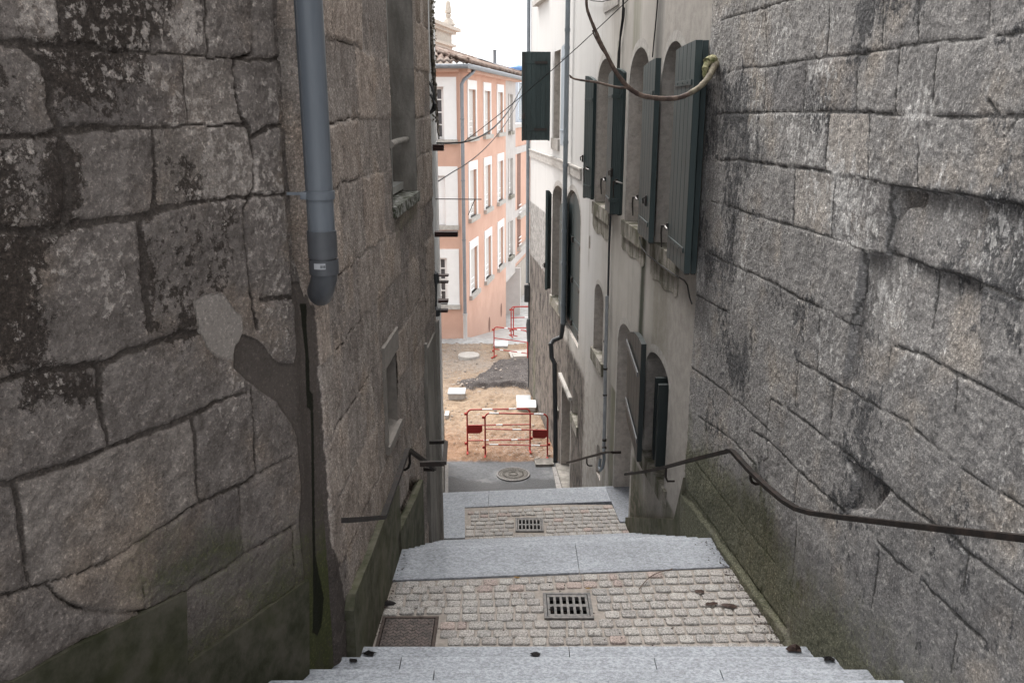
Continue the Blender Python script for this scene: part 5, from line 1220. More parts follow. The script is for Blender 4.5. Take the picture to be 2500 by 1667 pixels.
# blue domed rooflight
Yd = 41.0; c = at(*q5(808, 645), Yd); rw = (at(*q5(905, 650), Yd)-at(*q5(712, 650), Yd)).length/2; hz_ = at(*q5(808, 587), Yd).z-c.z
DO = thing('roof_dome', 'round blue roof dome behind the tiled roof', 'roof dome', c)
M['dome'] = plain('blue_dome', (.075, .17, .36), .35, .1, .12, 3, 0, spec=.5)
m = MB(); m.lathe(c, [(rw*math.cos(a), hz_*math.sin(a)) for a in [math.pi/2*i/10 for i in range(11)]][:-1]+[(.01, hz_)], 28); m.build('cap', M['dome'], DO)
m = MB(); m.lathe(c+Vector((0, 0, -.10)), [(rw*1.03, 0), (rw*1.03, .09)], 28, smooth=False); m.build('rim', plain('dark_blue_rim', (.03, .045, .07), .5, bump=0), DO)
m = MB(); m.lathe(c+Vector((0, 0, -2.2)), [(rw*.78, 0), (rw*.78, 2.1)], 24, smooth=False); m.build('drum', M['pink'], DO)
# stone attic with obelisk finial
Ya = 40.0; P0 = at(*q5(243, 520), Ya); top = at(*q5(262, 262), Ya).z; AT = thing('stone_attic', 'pale carved stone attic wall crowned by an obelisk finial', 'attic wall', P0)
M['pale_stone'] = ashlar_trim('pale_weathered_stone', (.40, .345, .295), (.58, .53, .47))
dvp = Vector((.167, 1, 0)).normalized(); nvp = Vector((1, -.167, 0)).normalized(); ax = (dvp, nvp, Vector((0, 0, 1)))
def blk(z0, z1, out, s0=-9, name='block'):
    m = MB(); b = Vector((P0.x, P0.y, 0)); q = [b+dvp*s0+nvp*out, b+dvp*out+nvp*out, b+dvp*out-nvp*1.2, b+dvp*s0-nvp*1.2]
    m.prism([Vector((p.x, p.y, z0)) for p in q], Vector((0, 0, z1-z0))); return m.build(name, M['pale_stone'], AT)
H_ = top-P0.z
blk(P0.z-3, P0.z+H_*.33, 0, name='wall'); blk(P0.z+H_*.33, P0.z+H_*.42, .14, name='moulding'); blk(P0.z+H_*.42, P0.z+H_*.78, -.02, name='wall'); blk(P0.z+H_*.78, P0.z+H_*.88, .15, name='moulding'); blk(P0.z+H_*.88, top, .32, name='cornice')
fc = at(*q5(205, 235), Ya-1.0); zt = at(*q5(200, 6), Ya-1.0).z; fh_ = zt-fc.z; 
FI = thing('finial', 'carved stone obelisk finial standing on the attic cornice', 'finial', fc)
m = MB(); k = fh_
prof = [(.40, 0), (.40, .05), (.26, .24), (.13, .30), (.16, .36), (.19, .42), (.12, .48), (.21, .50), (.21, .53), (.125, .92), (.10, .97), (.01, 1.0)]
m.lathe(fc, [(r*k*.72, h_*k) for r, h_ in prof], 8, smooth=False); m.build('obelisk', M['pale_stone'], FI)
# distant street-side backdrop buildings that close the view left and behind
BK = thing('beige_house', 'plain beige house closing the street behind the attic wall', 'house', (-6, 52, -8))
m = MB(); m.box((-9, 52, -4), 16, 6, 9.5); m.build('wall', M['pale_grey'], BK)
# ------------------------------------------------------------------ pipes, rails, cables, plant
M['pvc'] = (lambda t: t.done(t.mix(t.rng(t.noise(4, 7, .65, t.scale(t.pos, (1, 1, .12))), .35, .7), (.100, .116, .136), (.150, .168, .190)), .38, t.bump(t.noise(20, 3, .5, t.scale(t.pos, (1, 1, .2))), .04, .004), spec=.45))(NT('grey_pvc'))
M['pvc_dark'] = plain('dark_grey_pvc', (.078, .082, .090), .42, var=.15, sc=12, bump=.05, spec=.45)
Yp = 3.90; px0 = -.2217*Yp
DP = thing('drainpipe', 'thick grey plastic drainpipe ending in an elbow in the left wall corner', 'drainpipe', (px0, Yp, -.8))
zv_ = lambda v: at(770, v, Yp).z
mb = MB(); mb.tube([(px0, Yp, 3.5), (px0, Yp, zv_(590))], .0605, 28); mb.bar([(px0+.0, Yp-.0, 3.5), (px0, Yp, zv_(590))], .002, .002)
mb.build('pipe', M['pvc'], DP)
mb = MB(); mb.tube([(px0-.041, Yp-.0445, 3.5), (px0-.041, Yp-.0445, zv_(562))], .0025, 6); mb.build('seam', M['pvc_dark'], DP)
mb = MB(); mb.tube([(px0, Yp, zv_(563)), (px0, Yp, zv_(628))], .0665, 28); mb.tube([(px0, Yp, zv_(628)-.001), (px0, Yp, zv_(633))], .0600, 28); mb.tube([(px0+.002, Yp, zv_(633)), (px0+.002, Yp, zv_(668))], .0672, 28); mb.build('coupling', M['pvc_dark'], DP)
mb = MB(); z0 = zv_(668); mb.tube([(px0+.002, Yp, z0+.02), (px0, Yp+.005, z0-.015), (px0-.018, Yp+.03, z0-.065), (px0-.04, Yp+.075, z0-.10), (px0-.05, Yp+.13, z0-.12)], .060, 26); mb.build('elbow', M['pvc_dark'], DP)
mb = MB(); zc1 = zv_(476); mb.tube([(px0, Yp, zc1-.018), (px0, Yp, zc1+.018)], .0685, 28); mb.box((px0-.062, Yp-.035, zc1), .03, .03, .034, bev=.005); mb.box((px0-.10, Yp+.02, zc1+.004), .10, .02, .012); mb.build('clamp', M['pvc'], DP)
# paper sticker wrapped round the coupling: white with a printed bar block
def curved(name, a0, a1, z0, z1, r, mat, parent):
    m = MB(); n = 10; vs = []
    for i in range(n+1):
        a = a0+(a1-a0)*i/n; vs += [(px0+.002+r*math.cos(a), Yp+r*math.sin(a), z0), (px0+.002+r*math.cos(a), Yp+r*math.sin(a), z1)]
    m.add(vs, [(2*i, 2*i+2, 2*i+3, 2*i+1) for i in range(n)], True); return m.build(name, mat, parent)
zt, zb = zv_(638), zv_(652)
st = curved('sticker', math.radians(-118), math.radians(-72), zb, zt, .0676, plain('sticker_paper', (.40, .41, .43), .6, var=.08, sc=40, bump=0), DP)
ink = plain('sticker_ink', (.035, .035, .04), .6, bump=0)
a = -92
for w_ in (2, 1, 3, 1, 1, 2, 1, 3, 1): curved('print', math.radians(a), math.radians(a+w_*.8), zb+.006, zt-.008, .0679, ink, st); a += w_*.8+.9
# ---- handrails
M['rail'] = (lambda t: t.done(t.mix(t.rng(t.noise(12, 7, .7), .42, .66), (.013, .0105, .0095), (.032, .022, .018)), .6, t.bump(t.noise(60, 5, .6), .2, .003), 0, .25))(NT('rusty_brown_rail'))
def railing(w, pts, off, label, brackets, end_cap=False, hgt=.026, wid=.036, tails=()):
    P3 = []
    for (u, v) in pts:
        s, z = w.hit(u, v, off); P3.append(w.pt(s, z, off))
    o = thing('handrail', label, 'handrail', P3[0]); m = MB(); m.bar(P3, wid, hgt, side=None); m.build('rail', M['rail'], o)
    for (u, v, d) in brackets:
        s, z = w.hit(u, v, off); m = MB()
        m.tube([w.pt(s, z-.005, off), w.pt(s, z-d*.6, off), w.pt(s, z-d*.86, off-.012), w.pt(s, z-d, off-.035), w.pt(s, z-d, -.02)], .0105, 8); m.build('bracket', M['rail'], o)
    for (u, v) in tails:
        s, z = w.hit(u, v, off); m = MB(); m.bar([w.pt(s, z, off), w.pt(s, z, -.03)], hgt, .03); m.build('bracket', M['rail'], o)
    return o
off = .085
rp = [qF(2700, 1277), qF(2352, 1236), qF(2100, 1207), qF(1930, 1187), qF(1865, 1178), qF(1830, 1168), qF(1800, 1150), qF(1760, 1117), qF(1722, 1080), qF(1682, 1036), qF(1672, 1034)]
r1 = railing(RN, rp, off, 'long brown iron handrail bending along the grey wall on the right', [(qM(325, 640)[0], qM(325, 650)[1], .10)], tails=())
P3 = [RN.pt(*RN.hit(*qF(1676, 1035), off), off)]
pts2 = [qF(1600, 1053), qF(1530, 1072), qF(1480, 1083), qF(1437, 1089)]
for u, v in pts2:
    s, z = RC.hit(u, v, off); P3.append(RC.pt(s, z, off))
m = MB(); m.bar(P3, .036, .026); m.build('rail', M['rail'], r1)
s, z = RC.hit(*qF(1530, 1075), off); m = MB(); m.tube([RC.pt(s, z, off), RC.pt(s, z-.09, off), RC.pt(s, z-.13, off-.02), RC.pt(s, z-.13, -.02)], .0105, 8); m.build('bracket', M['rail'], r1)
s, z = RC.hit(*qF(1437, 1088), off); m = MB(); m.bar([RC.pt(s, z, off), RC.pt(s+.01, z+.01, .0), ], .03, .03); m.bar([RC.pt(s-.02, z-.01, .012), RC.pt(s-.02, z-.28, .012)], .02, .012); m.build('bracket', M['rail'], r1)
r2 = railing(LA, [qN(60, 1096), qN(300, 1080), qN(555, 1055), qN(600, 930), qN(700, 660), qN(860, 205), qN(882, 200), qN(900, 212), qN(1050, 320), qN(1208, 444)], .10, 'brown iron handrail on the left stone house above the cobbled landing', [(qN(888, 220)[0], qN(888, 235)[1], .14)], tails=(qN(1205, 446),))
r3 = railing(LB, [qS(185, 1115), qS(165, 1310)], .12, 'short iron rail on the pale house beyond the left handrail', [], tails=(qS(186, 1114), qS(166, 1308)), hgt=.02, wid=.03)
r4 = railing(RC, [qJ(568, 1160), qJ(510, 1160), qJ(440, 1178), qJ(300, 1215), qJ(200, 1243), qJ(105, 1268)], .085, 'small far handrail under the slit window of the cream house', [(qJ(308, 1215)[0], qJ(308, 1222)[1], .12)], tails=(qJ(566, 1161),))
# ---- downpipes on the right house
M['pipe_grey'] = plain('grey_painted_pipe', (.19, .215, .235), .5, var=.2, sc=3, bump=.05)
M['pipe_dark'] = plain('dark_pipe', (.040, .043, .046), .55, var=.3, sc=5, bump=.1)
def wp(w, u, v, o): s, z = w.hit(u, v, o); return w.pt(s, z, o)
d1 = thing('downpipe', 'tall grey downpipe across the cream house beside the closed arched shutters', 'downpipe', wp(RC, 1378, 700, .09))
m = MB(); ptop = wp(RC, *qE(428, 0), .09); pmid = wp(RC, *qf(368, 1250), .09); pmid.x, pmid.y = ptop.x, ptop.y
ptop.z += 1.5; zcol = lambda v: at(1380, v, ptop.y).z
m.tube([ptop, pmid], .040, 14); m.build('pipe', M['pipe_grey'], d1)
for v in (70, 113, 344, 400, 560, 640, 740):
    m = MB(); m.tube([(ptop.x, ptop.y, zcol(v)), (ptop.x, ptop.y, zcol(v)-.05)], .047, 14); m.build('collar', M['pipe_grey'], d1)
m = MB(); lo = [pmid+Vector((0, 0, .02)), pmid+Vector((-.005, .02, -.10)), at(*qf(345, 1325), ptop.y+.1), at(*qf(285, 1352), ptop.y+.1), at(*qf(262, 1385), ptop.y+.05), at(*qG(247, 170), ptop.y), at(*qG(252, 270), ptop.y-.02), at(*qG(272, 310), ptop.y-.1), at(*qG(278, 700), ptop.y-.12), at(*qG(279, 1010), ptop.y-.15)]
m.tube(lo, .042, 14); m.build('lower_pipe', M['pipe_dark'], d1)
d2 = thing('downpipe', 'grey downpipe at the far end corner of the right house', 'downpipe', wp(RF, 1290, 600, .06))
m = MB(); p0 = wp(RF, *q6(927, 500), .05); m.tube([(p0.x, p0.y, 4.5), (p0.x, p0.y, at(*q6(927, 1085), p0.y).z)], .042, 14); m.build('pipe', M['pipe_grey'], d2)
m = MB(); m.tube([(p0.x+.04, p0.y, at(*q6(927, 1085), p0.y).z), (p0.x+.05, p0.y, -6.8)], .022, 10); m.build('lower_pipe', M['pipe_dark'], d2)
m = MB(); m.box(at(*q6(920, 1180), p0.y-.1), .13, .10, .42, bev=.02); m.build('box', M['pipe_dark'], d2)
m = MB(); m.tube([at(*qT(580, 410), p0.y-.1), at(*qT(592, 480), p0.y-.1), at(*qT(590, 700), p0.y-.1)], [.05, .09, .06], 10); m.build('bend', M['pipe_dark'], d2)
d3 = thing('conduit', 'thin conduit running down the cream wall below the middle sill', 'conduit', wp(RC, 1485, 700, .03))
m = MB(); m.tube([wp(RC, *qf(724, 395), .03), wp(RC, *qf(712, 640), .03), wp(RC, *qf(703, 1015), .03)], .0135, 10); m.build('upper_pipe', M['pipe_dark'], d3)
m = MB(); m.tube([wp(RC, *qf(697, 1010), .04), wp(RC, *qf(683, 1568), .04), wp(RC, *qG(630, 600), .04), wp(RC, *qG(622, 920), .04)], .024, 12); m.build('lower_pipe', plain('pale_conduit', (.30, .315, .33), .5, bump=.05), d3)
for y in (160, 355, 540, 860, 915):
    p = wp(RC, *qG(637-y*.013, y), .04); m = MB(); m.tube([p, p+Vector((0, 0, .025))], .030, 10); m.build('clip', M['iron'], d3)
m = MB(); m.tube([wp(RC, *qG(622, 915), .05), wp(RC, *qG(624, 990), .06), wp(RC, *qG(612, 1050), .08), wp(RC, *qG(597, 1068), .09), wp(RC, *qG(588, 1045), .09), wp(RC, *qG(598, 985), .07)], .021, 10); m.build('hook_bend', M['pipe_grey'], d3)
# ---- cables
M['cable'] = plain('black_cable', (.022, .022, .023), .6, bump=0)
def sag(p, q, d, n=18):
    p, q = Vector(p), Vector(q); return [p+(q-p)*(i/n)-Vector((0, 0, d*4*(i/n)*(1-i/n))) for i in range(n+1)]
def cable(pts, r, label, kind='cable', mat='cable', group=None):
    m = MB(); m.tube(pts, r, 8); o = m.build(kind, M[mat]); tag(o, label, kind.replace('_', ' '), group); return o
pA = at(*q5(315, 1300), 11.0); pB = at(*q5(892, 742), 19.6)
cable([at(*q5(100, 1305), 10.6), at(*q5(200, 1306), 10.8), pA]+sag(pA, pB, .28)[1:], .0115, 'thick black cable sagging from the left bracket across the street')
pC = at(*q5(905, 790), 19.8); pD = at(*q5(250, 1565), 11.0); pE = at(*q6(112, 160), 10.2)
cable(sag(pC, pD, .25)+[pE], .007, 'thin steel wire dropping to a hook on the pale house', 'wire')
pF = at(*qE(900, -10), 9.0); pG = at(*q5(330, 1305), 11.0)
cable(sag(pF, pG, .05), .0045, 'thinnest wire stretched diagonally over the alley before the green shutters', 'wire')
cable([wp(RC, *qE(x, y), .03) for x, y in ((852, -40), (850, 60), (845, 150), (832, 240), (826, 320), (822, 420), (818, 540))], .0115, 'black cable running down the cream wall onto a shutter')
cable([wp(RC, *qE(x, y), .02) for x, y in ((862, 60), (858, 130), (838, 260), (812, 400), (806, 540))], .006, 'slim grey wire beside the black wall cable', 'wire')
cable([wp(RC, *qE(x, y), .06) for x, y in ((560, -10), (620, 8), (690, 14), (780, -6))], .008, 'short wire with a black joint at the top of the cream wall', 'wire')
cable([wp(RC, *qf(x, y), .05) for x, y in ((945, 560), (960, 640), (1000, 690), (1100, 770), (1200, 840), (1290, 895), (1312, 930), (1328, 1020), (1345, 1070))], .007, 'thin cable clipped below the nearest window sills')
cable([wp(RC, *qE(x, y), .06) for x, y in ((1120, -60), (1110, 60), (1098, 200), (1085, 330), (1075, 440))], .006, 'dark vertical cable above the second nearest window')
# loops of black hose on the pale house and bundles of dead creeper stems
cable([at(*q5(10, 735), 9.2), at(*q5(50, 780), 9.1), at(*q5(72, 850), 9.05), at(*q5(75, 930), 9.05), at(*q5(60, 1000), 9.1), at(*q5(38, 1028), 9.2)], .015, 'thick black hose loop hanging at the edge of the stone house', 'hose')
cable([at(*q5(12, 840), 9.2), at(*q5(50, 880), 9.08), at(*q5(85, 950), 9.0), at(*q5(80, 1000), 9.05), at(*q5(45, 1030), 9.2)], .012, 'lower thinner hose loop at the edge of the stone house', 'hose')
M['bark_grey'] = (lambda t: t.done(t.mix(t.rng(t.noise(25, 8, .7), .35, .65), (.075, .065, .055), (.22, .195, .165)), .9, t.bump(t.noise(60, 7, .7), .8, .012)))(NT('dead_creeper_bark'))
vine = thing('creeper', 'dry creeper stems climbing the pale house edge', 'creeper', at(*q5(75, 900), 10)); rs = random.Random(5)
for k_ in range(9):
    m = MB(); ph = rs.uniform(0, 6); path = []
    for i in range(46):
        y = -40+i*29; xb = 22+ (i/45)*98*((i/45)**.25); amp = 22*(1-i/60)
        path.append(at(*q5(xb+amp*math.sin(i*.35+ph)*.6+amp*math.sin(i*.9+ph*2)*.3+rs.uniform(-3, 3), y), 9.7+.25*math.sin(i*.5+ph)))
    n_ = rs.randint(34, 46); m.tube(path[:n_], [max(.008, .022*(1-i/60)*rs.uniform(.7, 1.2)) for i in range(n_)], 6); m.build('stem', M['bark_grey'], vine)
m = MB()
for i in range(150):
    p = at(*q5(rs.gauss(62, 16), rs.uniform(-30, 1150)), 9.6+rs.uniform(-.2, .3)); a = Vector((rs.gauss(0, 1), rs.gauss(0, 1), rs.gauss(0, 1))).normalized()*rs.uniform(.012, .03); b = a.cross(Vector((rs.gauss(0, 1), rs.gauss(0, 1), 1))).normalized()*rs.uniform(.01, .02)
    m.add([p-a, p+b, p+a, p-b], [(0, 1, 2, 3)])
m.build('dead_leaves', plain('dry_leaf', (.12, .105, .07), .9, var=.5, sc=20, bump=0), vine)
# steel brackets let into the pale house
M['beam'] = plain('rust_primer', (.045, .020, .017), .6, var=.3, sc=12, bump=.1)
def bracket(q, x0, x1, y0, y1, Y, label, ln=.12):
    p, p2 = at(*q(x0, (y0+y1)/2), Y), at(*q(x1, (y0+y1)/2), Y); hgt = (at(*q(x0, y0), Y)-at(*q(x0, y1), Y)).length
    m = MB(); c = (p+p2)/2; m.box(c, abs(p2.x-p.x), ln, hgt*.28); m.box(c+Vector((0, 0, hgt*.4)), abs(p2.x-p.x), ln, hgt*.2); m.box(c-Vector((0, 0, hgt*.4)), abs(p2.x-p.x), ln, hgt*.2); m.box(c, abs(p2.x-p.x), ln*.15, hgt*.99)
    o = m.build('steel_bracket', M['beam']); tag(o, label, 'bracket', 'steel brackets sticking out of the left houses')
bracket(q5, 30, 162, 1318, 1374, 9.5, 'uppermost rust-brown steel bracket, carrying the cable')
bracket(q6, 60, 290, 616, 660, 9.5, 'long rust-brown steel bracket jutting below the thin rod')
bracket(q6, 100, 206, 1009, 1020, 11.5, 'upper thin dark bar across the lowest white window'); bracket(q6, 95, 204, 1068, 1081, 11.5, 'lower thin dark bar across the lowest white window')
bracket(q6, 78, 203, 1236, 1258, 10.5, 'rust-brown bracket at the foot of the lowest white window'); bracket(q6, 75, 200, 1325, 1345, 10.5, 'lowest pair bracket under the lowest white window')
m = MB(); m.tube([at(*q6(85, 321), 9.8), at(*q6(506, 324), 9.9)], .0055, 8); m.tube([at(*q6(445, 326), 9.9), at(*q6(384, 468), 9.95)], .004, 8); o = m.build('iron_rod', M['iron']); tag(o, 'thin iron rod with a slanting strut jutting from the left', 'iron rod')
m = MB(); m.tube([at(*q6(60, 980), 9.05), at(*q6(92, 1010), 9.0), at(*q6(95, 1070), 9.0), at(*q6(74, 1100), 9.05)], .03, 8); m.tube([at(*q6(74, 1100), 9.05), at(*q6(70, 1280), 9.05), at(*q6(82, 1350), 9.0)], .035, 8); m.tube([at(*q6(72, 1120), 9.0), at(*q6(95, 1260), 9.0)], .012, 8); m.lathe(at(*q6(84, 1350), 9.0), [(.01, -.05), (.05, -.04), (.06, .03), (.02, .06)], 12); o = m.build('wall_lamp', M['pipe_dark']); tag(o, 'dark iron wall fitting on the corner of the stone house', 'wall fitting')
# ---- shrub growing out of the joint between the cream house and the grey wall
M['bark'] = (lambda t: t.done(t.mix(t.rng(t.noise(14, 7, .65), .38, .66), (.060, .040, .034), (.165, .120, .095)), .7, t.bump(t.noise(45, 6, .65), .5, .006), spec=.3))(NT('brown_bark'))
M['bark_green'] = (lambda t: t.done(t.mix(t.rng(t.noise(16, 7, .65), .38, .66), (.125, .105, .078), (.26, .23, .165)), .7, t.bump(t.noise(50, 6, .65), .6, .006)))(NT('young_bark'))
BR = thing('branch', 'bare curved branch of a shrub rooted in the wall joint by the nearest shutter', 'branch', at(1750, 165, 6.75))
def bpath(pts): return [at(*qE(x, y), Y) for x, y, Y in pts]
def smooth_path(P, n=5):
    out = []
    for i in range(len(P)-1):
        p0, p1, p2, p3 = P[max(0, i-1)], P[i], P[i+1], P[min(len(P)-1, i+2)]
        for k_ in range(n):
            t = k_/n; out.append(.5*((2*p1)+(p2-p0)*t+(2*p0-5*p1+4*p2-p3)*t*t+(3*p1-p0-3*p2+p3)*t**3))
    return out+[P[-1]]
def tap(P, r0, r1, knob=.08):
    rr = random.Random(len(P)); n = len(P); return [(r0+(r1-r0)*i/(n-1))*(1+rr.uniform(-knob, knob)) for i in range(n)]
root = smooth_path(bpath([(1600, 490, 6.95), (1575, 492, 6.80), (1550, 500, 6.66), (1530, 550, 6.58), (1490, 612, 6.52), (1430, 672, 6.46), (1350, 722, 6.42)]))
m = MB(); m.tube(root, tap(root, .032, .018), 14); m.build('stem', M['bark_green'], BR)
p2 = smooth_path(bpath([(1352, 721, 6.42), (1280, 748, 6.40), (1200, 757, 6.38), (1100, 752, 6.36), (1000, 735, 6.34), (930, 700, 6.32), (878, 660, 6.30)]))
m = MB(); m.tube(p2, tap(p2, .018, .017), 12); m.build('stem', M['bark'], BR)
p3 = smooth_path(bpath([(880, 662, 6.30), (830, 600, 6.29), (790, 545, 6.28), (740, 450, 6.27), (690, 350, 6.26), (640, 240, 6.25), (595, 130, 6.25), (572, 50, 6.25), (570, -60, 6.25)]))
m = MB(); m.tube(p3, tap(p3, .0165, .009), 12); m.build('stem', M['bark'], BR)
p4 = smooth_path(bpath([(875, 668, 6.30), (820, 672, 6.30), (740, 655, 6.31), (650, 632, 6.32), (560, 620, 6.33), (500, 610, 6.33), (465, 600, 6.34), (443, 588, 6.34)]))
m = MB(); m.tube(p4, tap(p4, .0105, .006), 10); m.tube([p4[-1]+Vector((.012, 0, -.005)), p4[-1]+Vector((-.005, 0, .012))], [.007, .004], 8); m.build('twig', M['bark'], BR)
p5 = smooth_path(bpath([(735, 440, 6.27), (690, 380, 6.26), (650, 310, 6.25), (625, 260, 6.25), (618, 232, 6.25)]))
m = MB(); m.tube(p5, tap(p5, .008, .005), 8); m.build('twig', M['bark'], BR)
# old cut stump of the shrub
m = MB(); st_ = smooth_path(bpath([(1545, 460, 6.72), (1500, 480, 6.64), (1478, 530, 6.60), (1476, 600, 6.58)]), 4); m.tube(st_, tap(st_, .040, .016, .28), 9); m.tube(bpath([(1490, 470, 6.63), (1505, 440, 6.66)]), [.03, .012], 7); m.build('stump', (lambda t: t.done(t.mix(t.rng(t.noise(20, 6, .7), .35, .65), (.12, .13, .05), (.34, .31, .19)), .85, t.bump(t.noise(40, 6, .7), .9, .015)))(NT('mossy_bark')), BR)

# ------------------------------------------------------------------ courtyard objects
M['red'] = plain('red_paint', (.36, .030, .022), .45, var=.2, sc=8, bump=.05, spec=.4)
M['reflect'] = plain('white_reflective_band', (.72, .72, .73), .4, var=.06, sc=20, bump=0)
M['red_plate'] = plain('red_plate', (.27, .026, .022), .5, var=.15, sc=6, bump=0)
def barrier(A, B, H, label, plate_at, stripes, grp):
    A, B = Vector(A), Vector(B); d = (B-A); L = d.length; d.normalize(); up = Vector((0, 0, 1)); nn = d.cross(up)
    o = thing('barrier', label, 'safety barrier', A, grp); r = .0160; m = MB(); c = .10
    P = [A, A+up*(H-c)]+[A+up*(H-c)+d*(c-c*math.cos(t))+up*(c*math.sin(t)) for t in (.4, .8, 1.2)]+[A+up*H+d*c, B+up*H-d*c]+[B+up*(H-c)-d*(c-c*math.cos(t))+up*(c*math.sin(t)) for t in (1.2, .8, .4)]+[B+up*(H-c), B]
    m.tube(P, r, 10); m.build('frame', M['red'], o)
    for q in (.63, .27):
        m = MB(); m.tube([A+up*H*q, B+up*H*q], r*.85, 8); m.build('rail', M['red'], o)
    for q, f0, f1 in stripes:
        m = MB(); m.tube([A+up*H*q+d*L*f0, A+up*H*q+d*L*f1], r*(1.08 if q > .9 else .93), 10); m.build('stripe', M['reflect'], o)
    for X in (A, B):
        m = MB(); m.bar([X+nn*.16+up*.012, X-nn*.16+up*.012], .035, .02); m.build('foot', M['red'], o)
    if plate_at is not None:
        f0, f1 = plate_at; m = MB(); zt, zb = H*.62, H*.44; k_ = .05
        pts = [(f0*L, zt), (f1*L, zt), (f1*L, zb+k_), (f1*L-k_, zb), (f0*L+k_*.3, zb), (f0*L, zb+k_)]
        m.prism([A+d*x+up*z+nn*.006 for x, z in pts], nn*-.010); m.build('plate', M['red_plate'], o)
    for X, q in ((A, .9), (A, .2), (B, .3)):
        m = MB(); m.box(X+up*H*q-d*(.03 if X is A else -.03), .05, .03, .05, (d, nn, up)); m.build('hook', M['red'], o)
    return o
def gp(q, x, y, dz=0): 
    p = atz(*q(x, y), ZG+.02); return p
grp = 'red tubular barriers round the dug up street'
H_ = .90
barrier(gp(qS, 379, 1205), gp(qS, 948, 1195), H_, 'red barrier with its plate at the left post, overlapping behind the nearest one', (.0, .24), ((1.0, .24, .40), (1.0, .66, .78), (.63, .46, .56), (.27, .70, .80), (.27, .26, .34)), grp)
barrier(gp(qS, 541, 1240), gp(qS, 1106, 1252), H_, 'nearest red barrier, its plate hanging beside the right house wall', (.76, .995), ((1.0, .07, .22), (1.0, .78, .93), (.63, .44, .58), (.27, .07, .21), (.27, .74, .88)), grp)
barrier(gp(qS, 621, 342), gp(qS, 925, 385), H_*.97, 'red barrier standing in front of the white chamber lid', None, ((1.0, .32, .42), (1.0, .70, .80), (.27, .18, .28), (.27, .70, .82)), grp)
bd = gp(qT, 355, 650); barrier((bd.x, bd.y, -6.64), (bd.x+1.35, bd.y+.5, -6.72), .92, 'farthest red barrier on the pale concrete by the pink house', None, ((1.0, .45, .62), (.63, .3, .4)), grp)
bd2 = gp(qT, 372, 642); barrier((bd2.x+.03, bd2.y+.08, -6.66), (bd2.x+1.5, bd2.y+1.6, -7.0), .9, 'red barrier turned away behind the farthest one', None, ((1.0, .4, .5),), grp)
# manhole in the asphalt
M['manhole'] = (lambda t: (lambda o: t.done(t.mix(t.mth('MAXIMUM', t.rng(t.voro(55, vec=o), .25, .35, 1, 0), t.rng(t.mth('PINGPONG', t.mth('DISTANCE', 0, 0) if False else t.noise(2, 1), .02), .5, .6)), (.085, .078, .070), (.19, .175, .155)), .6, t.bump(t.voro(55, vec=o), .8, .012), .3, .4))(t.obj()))(NT('manhole_iron'))
c = atz(*qS(795, 1413), ZG); rad = (atz(*qS(948, 1413), ZG)-atz(*qS(641, 1413), ZG)).length/2
MH = thing('manhole_cover', 'round cast iron manhole cover in the asphalt before the barriers', 'manhole cover', c)
m = MB(); m.lathe(c, [(rad*.86, -.02), (rad*.86, .018), (rad*.84, .022), (rad*.70, .022), (rad*.69, .016), (rad*.45, .016), (rad*.44, .022), (rad*.40, .022), (rad*.39, .016), (.01, .016)], 40, smooth=False)
for i in range(40):
    for rr_ in (.55, .62, .76, .25):
        a = 2*math.pi*i/40+rr_*3; p = c+Vector((rad*rr_*math.cos(a), rad*rr_*math.sin(a), .02)); m.box(p, .018, .018, .012)
m.build('lid', M['manhole'], MH)
m = MB(); m.lathe(c, [(rad*.885, -.02), (rad*.885, .02), (rad*.90, .024), (rad*.98, .024), (rad, .018), (rad, -.02)], 40, smooth=False); m.build('ring', M['cast'], MH)
# concrete manhole rim in the gravel
c = atz(*qS(390, 352), ZG); rad = (atz(*qS(490, 352), ZG)-atz(*qS(292, 352), ZG)).length/2
m = MB(); m.lathe(c, [(rad, -.1), (rad, .09), (rad*.95, .11), (rad*.7, .115), (.01, .115)], 32, smooth=False); M['concrete'] = plain('raw_concrete', (.40, .375, .345), .9, var=.25, sc=9, bump=.4)
o = m.build('manhole_cover', M['concrete']); tag(o, 'round pale concrete manhole top standing proud of the gravel', 'manhole cover')
# precast chambers
M['lid_grey'] = plain('galvanised_lid', (.40, .415, .43), .55, .3, .2, 9, .1); M['lid_white'] = plain('pale_lid', (.66, .685, .70), .5, .1, .06, 4, .05)
def chamber(q, x0, x1, yt, yb, body_y, Ztop, label, lid='lid_grey', body='concrete'):
    a, b, c_ = atz(*q(x0, yb), Ztop), atz(*q(x1, yb), Ztop), atz(*q(x0, yt), Ztop); w_ = b.x-a.x; d_ = c_.y-a.y; cy = (a.y+c_.y)/2; cx = (a.x+b.x)/2
    o = thing('utility_chamber', label, 'utility chamber', (cx, cy, ZG), 'utility chambers in the dug up street')
    m = MB(); m.box((cx, cy, Ztop-.012), w_, d_, .030, bev=.006); m.build('lid', M[lid], o)
    m = MB(); h_ = Ztop-.03-(ZG-.12); m.box((cx, cy+.01, ZG-.12+h_/2), w_*.93, d_*.93, h_, bev=.008); m.build('body', M[body], o); return o
chamber(qS, 196, 356, 620, 676, 730, ZG+.17, 'low concrete chamber with grey lid beside the left house end')
chamber(qS, 828, 1006, 732, 797, 830, ZG+.13, 'chamber with bright white lid touching the right house wall', 'lid_white')
chamber(qS, 822, 956, 688, 736, 745, ZG+.06, 'weathered grey chamber lid just behind the bright white one')
chamber(qS, 613, 746, 196, 238, 262, ZG+.09, 'white lidded chamber farthest away, behind the middle barrier', 'lid_white')
chamber(qS, 168, 206, 832, 872, 886, ZG+.10, 'small half hidden chamber at the left house foot')
